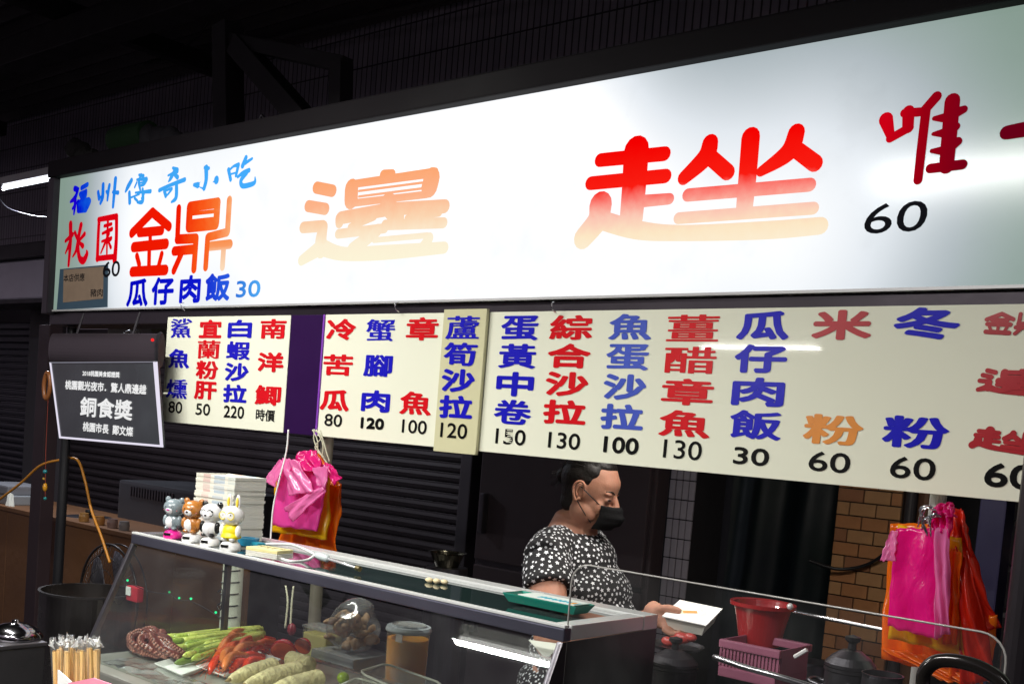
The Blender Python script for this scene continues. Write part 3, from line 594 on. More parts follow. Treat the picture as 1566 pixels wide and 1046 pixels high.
# last column: the three painted glyphs of the big sign again, smaller and in dull red
def glyph_small(strokes, crop, bx, c, w, h):
    """strokes measured in crop units; bx = their bounding box; drawn at world centre c in w x h"""
    x0, y0, x1, y1 = bx; bm = B(); y = YM-.0012
    for pts, r in strokes:
        pp = [Vector((c.x+((p[0]-x0)/(x1-x0)-.5)*w, 0, c.z-((p[1]-y0+.17*(p[0]-x0))/(y1-y0+.17*(x1-x0))-.5)*h)) for p in pts]
        s = (w/(x1-x0)*h/(y1-y0))**.5*1.22
        y = stroke(bm, pp, [q*s for q in r] if isinstance(r, (list, tuple)) else r*s, y)
    return obj('painted_character', bm, M_dkred, mb4)
for strokes, crop, bx, py, ww, hh in ((JIN+DING, CD, (50, 80, 1250, 990), 494, 116, 48), (BIAN, CE, (80, 50, 1510, 930), 584, 122, 52), (SUO, CF, (20, 40, 1515, 750), 674, 126, 50)):
    px = 1562-.1*(py-492); w, h = size(px, py, ww, hh, YS); glyph_small(strokes, crop, bx, at(px, py, YS), w, h)
ptext('price', '60', 1544, 728, 78, 38, M_blk, mb4, YM-.0012, .002, latin=True)
# hooks
M_chrome = mat('chrome_wire', (.7, .7, .72), .15, 1)
for px, lb in ((605, 'small wire hook above the cream board with crab and octopus dishes'), (845, 'small wire hook above the longest cream menu board'), (278, 'small wire hook above the board with four short dish columns')):
    c = at(px, 466, YS-.02); tag(obj('hook', tube(B(), spline([(c.x, YS-.01, c.z+.008), (c.x, YS-.022, c.z+.004), (c.x+.002, YS-.02, c.z-.014), (c.x+.004, YS-.006, c.z-.020)], 4), .0022, 6), M_chrome, smooth=True), lb, 'hook')

# ================================================================== AWARD PLAQUE + LAMP BAR
YP = 2.28
def pq(px, py): return at(px, py, YP)
A_, Bq, C_, D_ = pq(77, 554), pq(241, 553), pq(250, 684), pq(92, 670)
pg = thing('award_plaque', 'black acrylic award plaque with glowing white characters, hanging under the dark lamp bar', 'plaque', D_)
m = mat('black_acrylic', (.03, .035, .04), .12, 0, .6, 5, spec=.5)
obj('panel', quad_slab(B(), [A_, Bq, C_, D_], (0, .008, 0)), m, pg)
M_edge = lamp_mat('lit_acrylic_edge', (.9, .85, 1), .9)
def edge(a, b, w0, w1, dirv):
    bm = B(); d = Vector(dirv); return quad_slab(bm, [a, b, b+d*w1, a+d*w0], (0, .004, 0))
o_ = Vector((0, -.0045, 0))
obj('edge_light', edge(A_+o_, D_+o_, .008, .008, (1, 0, 0)), M_edge, pg); obj('edge_light', edge(D_+o_, C_+o_, .008, .008, (0, 0, 1)), M_edge, pg)
obj('edge_light', edge(Bq+o_, C_+o_, .024, .016, (-1, 0, 0)), M_edge, pg); obj('edge_light', edge(A_+o_, Bq+o_, .003, .003, (0, 0, -1)), lamp_mat('dim_edge', (.5, .5, .6), .5), pg)
M_gt = lamp_mat('glowing_letters', (1, 1, 1), .85)
for s, px, py, w, h, b in (('2018桃園美食認證獎', 155, 572, 57, 9, .0008), ('桃園觀光夜市．驚人鼎邊趖', 160, 592, 124, 15, .0013), ('銅食獎', 162.5, 624.5, 80, 31, .0026), ('桃園市長  鄭文燦', 165, 656, 77, 15, .0012)):
    ww = (pq(px+w/2, py)-pq(px-w/2, py)).x; hh = (pq(px, py-h/2)-pq(px, py+h/2)).z
    text('lettering', s, pq(px, py), ww, hh, M_gt, pg, YP-.003, b)
lb = thing('lamp_bar', 'dark rounded lamp housing with a tiny red light above the award plaque', 'lamp', pq(155, 535))
a, b = pq(68, 534), pq(233, 531)
mt = Matrix.Rotation(math.pi/2, 4, 'Y')
L_ = b.x-a.x
bm = lathe(B(), (0, 0, 0), [(0, 0), (.058, 0), (.063, .01), (.063, L_-.01), (.058, L_), (0, L_)], 28, mt); bmesh.ops.translate(bm, verts=bm.verts, vec=(a.x, YP+.03, (a.z+b.z)/2)); [setattr(v.co, 'y', YP+.03+(v.co.y-YP-.03)*.22) for v in bm.verts]; obj('housing', bm, mat('dark_lamp_metal', (.05, .04, .048), .32, .4, .2), lb)
bm = lathe(B(), (0, 0, 0), [(0, 0), (.066, 0), (.070, .01), (.066, .025), (0, .025)], 28, mt); bmesh.ops.translate(bm, verts=bm.verts, vec=(b.x-.01, YP+.03, (a.z+b.z)/2)); [setattr(v.co, 'y', YP+.03+(v.co.y-YP-.03)*.22) for v in bm.verts]; obj('end_cap', bm, M_black, lb)
q = pq(234, 520); obj('indicator_light', ball(B(), (q.x, YP-.002, q.z), .006), lamp_mat('red_led', (1, .02, .02), 1.2), lb)
for x in (a.x+.2, b.x-.2): obj('hanger_rod', tube(B(), [(x, YP+.03, a.z+.05), (x, YP+.06, ZB-.03)], .005), M_dark, lb)
# dull box behind, between lamp bar and sign
p0, p1 = at(85, 505, 2.9), at(228, 560, 2.9)
tag(obj('junction_box', box(B(), at(165, 500, 2.9).x, at(232, 500, 2.9).x, 2.9, 3.0, at(200, 545, 2.9).z, at(200, 492, 2.9).z, .004), mat('olive_panel', (.16, .15, .11), .6, 0, .3)), 'dull olive panel behind the dark lamp bar, below the sign', 'panel')
bm = tube(B(), spline([at(188, 512, 2.8), at(198, 506, 2.8), at(206, 512, 2.8), at(210, 504, 2.8), at(216, 520, 2.8)], 5), .005, 6)
tag(obj('loose_wire', bm, M_white, smooth=True), 'short tangle of pale wire above the lamp bar', 'wire')

# ================================================================== TUBE LAMPS
def tube_lamp(label, a, b, W_, col=(1, .97, .92), down=True, r=.013, glow=8, light=True):
    a = Vector(a); b = Vector(b); c = (a+b)/2; d = (b-a); L_ = d.length
    t = thing('fluorescent_lamp', label, 'lamp', c)
    q = d.to_track_quat('Z', 'Y').to_matrix().to_4x4()
    def cyl(rr, z0, z1):
        bm = lathe(B(), (0, 0, 0), [(0, z0), (rr, z0), (rr, z1), (0, z1)], 14, q); bmesh.ops.translate(bm, verts=bm.verts, vec=a); return bm
    obj('tube', cyl(r, .02, L_-.02), lamp_mat('tube_glow', col, glow), t)
    obj('end_cap', cyl(r*1.2, 0, .02), M_white, t); obj('end_cap', cyl(r*1.2, L_-.02, L_), M_white, t)
    bm = B(); box(bm, -.02, .02, -.022, .022, 0, L_, .004, q); bmesh.ops.translate(bm, verts=bm.verts, vec=a+Vector((0, 0, r+.026))); obj('fitting', bm, M_white, t)
    if light:
        ld = bpy.data.lights.new('tube_light', 'AREA'); ld.shape = 'RECTANGLE'; ld.size = L_; ld.size_y = .03; ld.energy = W_; ld.color = col
        lo = bpy.data.objects.new('tube_light', ld); COL.objects.link(lo); lo.parent = t; lo.location = (0, 0, -r-.004)
        lo.rotation_euler = (0, 0, math.atan2(d.y, d.x))
    return t
tl = tube_lamp('glowing tube lamp left of the lit sign, on the dark wall side', at(4, 288, 3.1), at(84, 272, 3.1), 40, (.85, .9, 1), glow=4)
bm = tube(B(), spline([at(-5, 297, 3.15), at(12, 318, 3.15), at(50, 330, 3.15), at(80, 333, 3.15)], 6), .004, 6); tag(obj('cable', bm, M_black, smooth=True), 'black cable drooping below the tube lamp left of the sign', 'cable')
tube_lamp('tube lamp hung over the customers in front of the stall', (-2.72, .2, 2.19), (-2.12, .2, 2.19), 38, (1, .98, .93))
tube_lamp('unseen tube lamp added over the cook under the back of the sign', (-1.9, 2.72, 2.24), (-.8, 2.72, 2.24), 20, (1, .94, .86))  # added behind the menu board to light the cook
tube_lamp('added tube lamp, out of view high above the left part of the counter', (-4.0, 1.15, 3.0), (-2.8, 1.15, 3.0), 62, (1, .98, .93))  # added to brighten the left boards, figurines and food
tube_lamp('unseen tube lamp added in front of the middle of the stall', (-1.9, .25, 2.9), (-1.0, .25, 2.9), 56, (1, .98, .94))  # added fill light from the right front for box stack, cook and case
tube_lamp('second tube lamp over the lane, to the right of the camera', (.2, .3, 2.6), (1.4, .3, 2.6), 9, (1, .97, .92))

# ================================================================== FOOD CASE
ZC = 1.34; CX0, CX1, CY0, CY1 = -2.48, -1.10, 1.49, 1.79
case = thing('food_display_case', 'stainless steel and glass food display case with smoked top', 'display case', ((CX0+CX1)/2, 1.6, 0))
fw = .035
bm = B(); box(bm, CX0, CX1, CY0, CY0+fw*.6, ZC-.028, ZC-.0045, .003); obj('front_rail', bm, mat('brushed_rail', (.17, .17, .23), .33, .85, .2, 4, .05, 30), case)
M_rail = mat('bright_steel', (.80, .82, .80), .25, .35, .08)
obj('edge_highlight', box(B(), CX0, CX1, CY0+.001, CY0+.014, ZC-.004, ZC+.001, .001), M_rail, case)  # thin pale strip painting the highlight along the front edge
obj('rear_rail', box(B(), CX0, CX1, CY1-.05, CY1, ZC-.028, ZC, .003), M_rail, case)
obj('end_rail', box(B(), CX0, CX0+fw, CY0+fw*.6+.001, CY1-.051, ZC-.027, ZC-.0005, .002), M_steel, case)
obj('end_rail', box(B(), CX1-fw, CX1, CY0+fw*.6+.001, CY1-.051, ZC-.027, ZC-.0005, .002), M_rail, case)
obj('top_glass', box(B(), CX0+fw+.001, CX1-fw-.001, CY0+fw*.6+.002, CY1-.052, ZC-.012, ZC-.006), M_topglass, case)
obj('inner_channel', box(B(), CX0+fw, CX1-fw, CY1-.075, CY1-.070, ZC-.005, ZC-.002), M_rail, case)
ZBED = 1.03; YF = 1.37
quadp = lambda pts, v: quad_slab(B(), [Vector(p) for p in pts], v)
obj('front_glass', quadp([(CX0+.012, CY0+.008, ZC-.029), (-1.67, CY0+.008, ZC-.029), (-1.67, YF, ZBED+.004), (CX0+.012, YF, ZBED+.004)], (0, .005, 0)), M_glass, case)
obj('front_glass', quadp([(-1.664, CY0+.008, ZC-.029), (CX1-.008, CY0+.008, ZC-.029), (CX1-.008, YF, ZBED+.004), (-1.664, YF, ZBED+.004)], (0, .005, 0)), M_glass, case)
obj('side_glass', quadp([(CX0+.004, CY0, ZC-.029), (CX0+.004, CY1, ZC-.029), (CX0+.004, 1.87, ZBED+.004), (CX0+.004, YF, ZBED+.004)], (.004, 0, 0)), M_glass, case)
obj('side_panel', quadp([(CX1-.004, CY0, ZC-.029), (CX1-.004, CY1, ZC-.029), (CX1-.004, CY1, ZBED+.004), (CX1-.004, YF, ZBED+.004)], (.003, 0, 0)), mat('dark_side_steel', (.05, .045, .05), .3, .7, .2), case)
obj('corner_post', post('', '', (CX0+.006, CY0+.006, ZC-.03), (CX0+.006, YF, ZBED-.02), .014), M_steeld, case)
obj('corner_post', post('', '', (CX1-.010, CY0+.006, ZC-.03), (CX1-.010, YF, ZBED-.02), .010), M_steeld, case)
obj('corner_post', box(B(), CX0, CX0+.014, CY1-.014, CY1, ZBED, ZC-.03), M_steeld, case)
obj('corner_post', box(B(), CX1-.018, CX1-.005, CY1-.014, CY1, ZBED, ZC-.03), M_steeld, case)
M_bed = mat('wet_steel_bed', (.50, .50, .44), .30, .75, .15, 6, .2, 18)
obj('bed', box(B(), CX0-.02, CX1+.01, YF-.03, 1.87, ZBED-.03, ZBED, .006), M_bed, case)
obj('bed_lip', box(B(), CX0, CX1, 1.852, 1.872, ZBED+.0005, ZBED+.005, .001), M_steel, case)
obj('cabinet', box(B(), CX0, CX1, YF, 1.85, 0, ZBED-.031), M_steeld, case)
# rear work table behind the case
wtb = thing('work_table', 'steel work table behind the display case holding tubs', 'table', (-1.9, 2.05, 0))
ZW = .93
obj('table_top', box(B(), -3.0, -1.0, 1.88, 2.22, ZW-.03, ZW, .004), M_steeld, wtb)
for x in (-2.97, -1.03):
    for y in (1.90, 2.20): obj('leg', box(B(), x-.015, x+.015, y-.015, y+.015, 0, ZW-.031), M_steeld, wtb)

# ================================================================== THINGS ON THE CASE TOP
def toy(px, py, label, body, base, kind, sc=1.0):
    p = atz(px, py, ZC+.0005); t = thing('solar_bobble_figure', label, 'figurine', p, 0, 'nodding animal figurines on the case top')
    G = lambda *a: Vector(a)*sc
    mB = mat('toy_base', base, .25, var=.02, coat=.5); mb = mat('toy_body', body, .25, var=.03, coat=.5); mw = mat('toy_white', (.8, .8, .8), .25, var=.02, coat=.5)
    mk = mat('toy_black', (.012, .012, .012), .2, var=0); 
    def lo(name, bm, m_, par=t): bmesh.ops.scale(bm, vec=(sc, sc, sc), verts=bm.verts); return obj(name, bm, m_, par, world=False, smooth=True)
    bs = lo('base', lathe(B(), (0, 0, 0), [(0, 0), (.022, 0), (.0235, .004), (.023, .012), (.018, .019), (.010, .0225), (0, .023)], 28), mB)
    sc_ = obj('solar_cell', box(B(), -.010*sc, .008*sc, -.0245*sc, -.018*sc, .009*sc, .0150*sc, .0008), mk, bs, world=False)
    lo('body', ball(B(), (0, 0, .042), (.0205, .018, .022)), mb if kind != 'rabbit' else mat('toy_yellow', (.85, .68, .01), .4))
    if kind != 'rabbit': lo('belly', ball(B(), (-.003, -.0075, .041), (.0145, .0125, .017)), mw)
    else:
        bm = lathe(B(), (0, 0, 0), [(.010, .060), (.014, .050), (.021, .034), (.023, .031), (.021, .029), (0, .029)], 24); lo('dress', bm, mat('toy_dress', (.85, .70, .01), .4))
    arm = mk if kind == 'panda' else (mw if kind == 'rabbit' else mb)
    for s in (-1, 1): lo('arm', ball(B(), (s*.020, -.005, .045), (.007, .008, .014), 10), arm)
    for s in (-1, 1): lo('foot', ball(B(), (s*.010, -.012, .027), (.007, .008, .005), 10), arm)
    hd = lo('head', ball(B(), (0, -.001, .078), (.0275, .0245, .0225)), mw if kind in ('panda', 'rabbit') else mb)
    if kind == 'rabbit':
        for s in (-1, 1):
            lo('ear', ball(B(), (s*.011, .002, .108), (.0065, .0045, .018), 12), mw); lo('inner_ear', ball(B(), (s*.011, -.0015, .108), (.0038, .003, .012), 10), mat('toy_yellow_ear', (.85, .6, .05), .4), t)
        for s in (-1, 1):
            bm = B(); tube(bm, [Vector((s*.010+.0085*math.cos(a_), -.0235, .079+.0085*math.sin(a_))) for a_ in [i*math.pi/8 for i in range(17)]], .0011, 6, False); lo('spectacles', bm, mat('yellow_frame', (.85, .7, .05), .3))
    else:
        for s in (-1, 1): lo('ear', ball(B(), (s*.020, .001, .097), (.0080, .005, .0080), 12), mk if kind == 'panda' else mb)
        lo('muzzle', ball(B(), (0, -.0205, .072), (.0105, .007, .0080), 12), mw)
    lo('nose', ball(B(), (0, -.0275 if kind != 'rabbit' else -.021, .0735), (.0035 if kind != 'grey' else .005, .002, .0025), 10), mat('toy_nose', (.75, .05, .35) if kind == 'grey' else (.02, .01, .01), .3))
    if kind == 'panda':
        for s in (-1, 1):
            lo('eye_patch', ball(B(), (s*.009, -.0195, .080), (.0062, .003, .0070), 10), mk)
            bm = B(); tube(bm, [Vector((s*.009+.0088*math.cos(a_), -.0235, .079+.0072*math.sin(a_))) for a_ in [i*math.pi/8 for i in range(17)]], .0010, 6, False); lo('spectacles', bm, mk)
    for s in (-1, 1): lo('eye', ball(B(), (s*.009, -.0212, .080), .0030, 8), mk if kind != 'panda' else mw)
    for s in (-1, 1):
        if kind in ('brown', 'grey'): lo('cheek', ball(B(), (s*.017, -.0165, .072), (.003, .0015, .002), 8), mat('toy_cheek', (.8, .2, .2), .4))
    t.rotation_euler = (0, 0, math.radians(22)); return t
toy(264, 823, 'grey bear figurine with a pink nose on a magenta base, leftmost on the case', (.20, .25, .27), (.75, .02, .28), 'grey', .98)
toy(293, 829, 'brown bear figurine on a white base between the grey bear and the panda', (.42, .16, .03), (.78, .78, .76), 'brown', 1.02)
toy(321, 835, 'panda figurine with round black spectacles on a white base', (.8, .8, .8), (.78, .78, .76), 'panda', 1.02)
toy(352, 842, 'white rabbit figurine in a yellow dress with yellow spectacles on a white base', (.8, .8, .8), (.78, .78, .76), 'rabbit', 1.05)
# stack of folded paper lunch boxes
pc = atz(352, 829, ZC)        # nearest corner of the stack
M_pap = mat('white_card', (.80, .79, .70), .6, 0, .05, 30); 
def card_mat():
    m = mat('printed_card', (.74, .72, .62), .6, 0, .05, 30); n = m.node_tree; b = n.nodes['Principled BSDF']; mx = [q for q in n.nodes if q.type == 'MIX'][0]
    tc = [q for q in n.nodes if q.type == 'TEX_COORD'][0]; sp = n.nodes.new('ShaderNodeSeparateXYZ'); n.links.new(tc.outputs['Object'], sp.inputs[0])
    cr = n.nodes.new('ShaderNodeValToRGB'); cr.color_ramp.interpolation = 'CONSTANT'; e = cr.color_ramp
    mr = n.nodes.new('ShaderNodeMapRange'); mr.inputs[1].default_value = -.14; mr.inputs[2].default_value = 0; n.links.new(sp.outputs[0], mr.inputs[0]); n.links.new(mr.outputs[0], cr.inputs[0])
    for i, (p, c) in enumerate([(0, (0, 0, 0)), (.12, (.55, .2, .2)), (.32, (0, 0, 0)), (.42, (.10, .28, .5)), (.72, (0, 0, 0)), (.8, (.4, .5, .5))]):
        q = e.elements[i] if i < 2 else e.elements.new(p); q.position = p; q.color = (*c, 1)
    oi = n.nodes.new('ShaderNodeObjectInfo'); lt = n.nodes.new('ShaderNodeMath'); lt.operation = 'MULTIPLY'; n.links.new(oi.outputs['Random'], lt.inputs[0]); lt.inputs[1].default_value = .55
    gt = n.nodes.new('ShaderNodeMath'); gt.operation = 'GREATER_THAN'; gt.inputs[1].default_value = .01; n.links.new(cr.outputs[0], gt.inputs[0])
    mu = n.nodes.new('ShaderNodeMath'); mu.operation = 'MULTIPLY'; n.links.new(lt.outputs[0], mu.inputs[0]); n.links.new(gt.outputs[0], mu.inputs[1])
    m2 = n.nodes.new('ShaderNodeMix'); m2.data_type = 'RGBA'; n.links.new(mu.outputs[0], m2.inputs[0]); n.links.new(mx.outputs[2], m2.inputs[6]); n.links.new(cr.outputs[0], m2.inputs[7]); n.links.new(m2.outputs[2], b.inputs['Base Color']); return m
M_prt = card_mat()
LW, LD, PT, NB = .152, .100, .0064, 25
def tray_bm():                    # nested card tray: slightly flared rim; local corner at 0,0, extends to -x and +y
    bm = B(); e_ = .0004
    for (x0, x1, y0, y1, a, b) in ((-LW, 0, 0, LD, 0, .003),):
        box(bm, x0+e_, x1-e_, y0+e_, y1-e_, a, b)
    t_ = .0016; h_ = .0052
    ring0 = [(-LW+e_, e_), (-e_, e_), (-e_, LD-e_), (-LW+e_, LD-e_)]; ring1 = [(-LW, 0), (0, 0), (0, LD), (-LW, LD)]
    for i in range(4):
        j = (i+1) % 4; a, b, c, d = ring0[i], ring0[j], ring1[j], ring1[i]
        quad_slab(bm, [Vector((*a, .001)), Vector((*b, .001)), Vector((*c, h_)), Vector((*d, h_))], (0, 0, t_))
    return bm
t0 = None
for i in range(NB):
    if t0 is None: t0 = o = obj('paper_lunch_box', tray_bm(), M_prt); o.data.materials.append(M_pap)
    else: o = t0.copy(); COL.objects.link(o)
    j = i/NB
    o.location = (pc.x+random.uniform(-.0012, .0012)+.004*j, pc.y+random.uniform(-.0012, .0012), ZC+.001+i*PT); o.rotation_euler = (0, 0, math.radians(3+random.uniform(-.7, .7)+1.2*i/NB))
    tag(o, 'white printed paper lunch box nested in the tall stack behind the figurines' if i < NB-1 else 'topmost open paper lunch box of the tall white stack', 'lunch box', 'stacked paper lunch boxes')
for p in t0.data.polygons:
    if p.normal.x > .3 or p.normal.z > .9: p.material_index = 1
# card pad, blue tape, tongs, cables
p = atz(372, 848, ZC); pr = atz(432, 857, ZC)
M_card = mat('cream_card', (.82, .74, .36), .5, 0, .1); 
cp = thing('business_card_box', 'clear box of pale yellow cards with red marks on the case front edge', 'card box', (p.x, p.y, ZC))
cx_, cy_ = (p.x+pr.x)/2, (p.y+pr.y)/2; mtc = Matrix.Translation((cx_, cy_+.018, ZC)) @ Matrix.Rotation(math.radians(12), 4, 'Z')
wc = (pr.x-p.x)/2
for i in range(5): bm = box(B(), -wc*.85, wc*.85, -.028, .028, .002+i*.004, .0055+i*.004, .0004, mtc); obj('card_stack', bm, M_card if i > 2 else M_pap, cp)
obj('holder', box(B(), -wc*.92, wc*.92, -.032, .031, 0, .0018, .0004, mtc), M_acryl, cp)
obj('holder_wall', box(B(), -wc*.92, wc*.92, -.0335, -.0322, 0, .017, 0, mtc), M_acryl, cp)
M_rm = mat('red_print', (.7, .05, .03), .5); M_km = mat('brown_print', (.08, .05, .02), .5)
bm = B()
for i in range(7):
    x = -wc*.6+i*wc*.2; box(bm, x, x+.004, .004+.004*math.sin(i*3), .014, .0216, .0219, 0, mtc); box(bm, x-.002, x+.006, .006, .0075, .0220, .0222, 0, mtc)
obj('print', bm, M_km, cp)
bm = B()
for x in (-wc*.5, -.0, wc*.25): box(bm, x, x+.005, -.012, -.008, .0216, .0219, 0, mtc)
obj('print', bm, M_rm, cp)
q = atz(372, 834, ZC); tr = thing('tape_roll', 'blue tape dispenser lying between the rabbit figurine and the card box', 'tape dispenser', (q.x, q.y+.015, ZC))
obj('roll', lathe(B(), (q.x, q.y+.015, ZC+.001), [(.016, 0), (.026, 0), (.026, .018), (.016, .018), (.016, 0)], 28), mat('blue_tape', (.02, .25, .42), .25, coat=.5), tr)
obj('body', box(B(), q.x+.0, q.x+.05, q.y+.005, q.y+.03, ZC+.0005, ZC+.012, .004), mat('teal_plastic', (.02, .30, .42), .3), tr)
q0, q1, q2, q3 = atz(402, 832, ZC+.006), atz(440, 832, ZC+.015), atz(482, 848, ZC+.012), atz(545, 868, ZC+.006)
wd = thing('white_cord', 'looped white power cord with a grey plug lying beside the card box', 'cord', (q1.x, q1.y, ZC))
obj('cord', tube(B(), spline([q0, q1, atz(462, 838, ZC+.012), q2], 6), .0032, 8), M_white, wd, smooth=True)
obj('cord', tube(B(), spline([q2, atz(470, 856, ZC+.004), atz(445, 858, ZC+.004), atz(425, 852, ZC+.004)], 6), .0032, 8), M_white, wd, smooth=True)
obj('plug', tube(B(), [q2, q2.lerp(q3, .12), q2.lerp(q3, .3), q2.lerp(q3, .34)], [.006, .0085, .008, .004], 12), mat('grey_plug', (.45, .5, .5), .4), wd, smooth=True)
obj('connector', tube(B(), [q2.lerp(q3, .34), q2.lerp(q3, .7), q3], [.003, .003, .003], 8), mat('cord_metal', (.7, .7, .72), .25, .6), wd, smooth=True)
obj('connector_tip', tube(B(), [q3, q3+Vector((.012, .0, -.001))], [.006, .006], 10), mat('brass_tip', (.45, .38, .2), .3, 1), wd)
# garlic cloves on the glass
for i, (px, py) in enumerate(((656, 886), (668, 888), (680, 889))):
    q = atz(px, py, ZC); bm = ball(B(), (q.x, q.y, ZC+.0045-.005), (.010, .007, .0055), 12)
    for v in bm.verts: v.co += .0015*noise.noise_vector(v.co*90)
    tag(obj('garlic_clove', bm, mat('garlic_%d' % i, (.65, .55, .33), .5, 0, .2), smooth=True), ('leftmost', 'middle', 'rightmost')[i]+' of the three pale garlic cloves on the smoked case top', 'garlic')
# green tray with printed card
q = [atz(765, 908, ZC+.012), atz(882, 932, ZC+.012), atz(868, 915, ZC+.012), atz(770, 903, ZC+.012)]
gt = thing('green_tray', 'green plastic tray with a pale printed leaflet across the case top', 'tray', (q[0].x, q[0].y, ZC))
x0, x1, y0, y1 = q[0].x+.01, q[1].x, q[0].y-.005, q[0].y+.055
bm = B(); T = [(x0+.01, y0+.008, ZC+.0008), (x1-.01, y0+.008, ZC+.0008), (x1-.01, y1-.008, ZC+.0008), (x0+.01, y1-.008, ZC+.0008)]; R = [(x0, y0, ZC+.016), (x1, y0, ZC+.016), (x1, y1, ZC+.016), (x0, y1, ZC+.016)]
quad_slab(bm, [Vector(v) for v in T], (0, 0, .0015))
for i in range(4): j = (i+1) % 4; quad_slab(bm, [Vector(T[i]), Vector(T[j]), Vector(R[j]), Vector(R[i])], (0, 0, .0016))
obj('tray', bm, mat('green_plastic', (.01, .22, .16), .25, coat=.3), gt)
obj('leaflet', box(B(), x0+.03, x1-.012, y0+.01, y1+.004, ZC+.0165, ZC+.018), mat('pale_leaflet', (.7, .78, .72), .4), gt)
bm = B()
for i in range(16): xx = x0+.07+i*.0058; box(bm, xx, xx+.0042, y0+.018+.004*(i % 3), y0+.034+.004*(i % 2), ZC+.0182, ZC+.0185)
obj('print', bm, mat('cyan_print', (.02, .45, .6), .5), gt)
obj('print', box(B(), x1-.03, x1-.018, y0+.02, y0+.034, ZC+.0182, ZC+.0186, .0), mat('orange_print', (.8, .35, .02), .5), gt)

# ================================================================== FOOD IN THE CASE
zb = ZBED+.001
def onbed(px, py, dz=0): return atz(px, py, zb+dz)
def plate(pts, label, m=M_white, h=.012):
    P = [onbed(*q, .006) for q in pts]; c = sum(P, Vector())/len(P); t = thing('food_plate', label, 'plate', (c.x, c.y, zb))
    bm = B(); inn = [c+(p-c)*.82 for p in P]
    quad_slab(bm, [Vector((p.x, p.y, zb+.0005)) for p in inn], (0, 0, .002))
    for i in range(len(P)): j = (i+1) % len(P); quad_slab(bm, [Vector((inn[i].x, inn[i].y, zb+.001)), Vector((inn[j].x, inn[j].y, zb+.001)), Vector((P[j].x, P[j].y, zb+h)), Vector((P[i].x, P[i].y, zb+h))], (0, 0, .002))
    obj('dish', bm, m, t); return t
plate([(236, 1018), (278, 1036), (345, 1012), (310, 996)], 'white rectangular plate under the asparagus')
plate([(300, 1022), (342, 1037), (430, 1012), (390, 998)], 'white plate with a dark rim under the red prawns')
M_as = [mat('asparagus_%s' % s, c, .28, 0, .45, 90, .25, 120, spec=.6) for s, c in (('light', (.55, .60, .12)), ('mid', (.40, .50, .07)), ('dark', (.24, .34, .04)))]
M_tip = mat('asparagus_tip', (.14, .22, .03), .5, 0, .3, 90)
tips = [(236, 972), (246, 968), (262, 972), (276, 974), (290, 980), (300, 998), (270, 998), (284, 1006), (254, 984), (266, 1014), (292, 1012), (308, 990), (240, 984), (250, 992), (258, 1000), (270, 1006), (262, 990), (278, 1012), (285, 996), (248, 1000), (292, 1004), (300, 990), (268, 982), (280, 988), (310, 1000), (256, 976)]
for i, (px, py) in enumerate(tips):
    lay = .006+.008*(i % 3); a = onbed(px, 988+(py-968)*.75, 0); a.z = zb+.008+lay; b = onbed(394+random.uniform(-10, 8), 986+(py-990)*.4+random.uniform(-3, 3), 0); b.z = zb+.016+lay
    t = thing('asparagus_spear', 'asparagus spear of the green heap on the white plate', 'asparagus', (a.x, a.y, zb), 0, 'asparagus spears heaped on the plate')
    d = b-a; mid = a+d*.5+Vector((0, 0, random.uniform(-.003, .004)))
    r = random.uniform(.0062, .0084)
    pts = spline([a+d*.16, mid, b], 5); obj('stalk', tube(B(), pts, [r]*len(pts), 10), random.choice(M_as), t, smooth=True)
    tp_ = [a+d*.17*f for f in (0, .15, .35, .6, .85, 1.0)]; obj('tip', tube(B(), tp_, [r*.15, r*.7, r*1.1, r*1.25, r*1.05, r*.9], 10), M_tip if i % 3 == 0 else random.choice(M_as), t, smooth=True)
    bm = B()
    for kx in range(5):
        c = a+d*(.05+.035*kx); ball(bm, c+Vector((random.uniform(-.003, .003), -.004, random.uniform(-.003, .004))), (.0045, .0022, .0028), 6)
    obj('bract', bm, M_tip, t)
M_pr = [mat('prawn_%s' % s, c, .25, 0, .5, 60, .1, 60, spec=.7) for s, c in (('red', (.80, .04, .006)), ('orange', (.85, .10, .012)), ('pale', (.85, .20, .05)))]
hs = [(318, 1022), (328, 1008), (348, 1012), (368, 1020), (322, 1012), (335, 1018), (350, 1022), (342, 1004), (330, 1000), (362, 1012), (356, 998), (345, 992), (372, 1004), (380, 996), (338, 1028), (366, 988)]
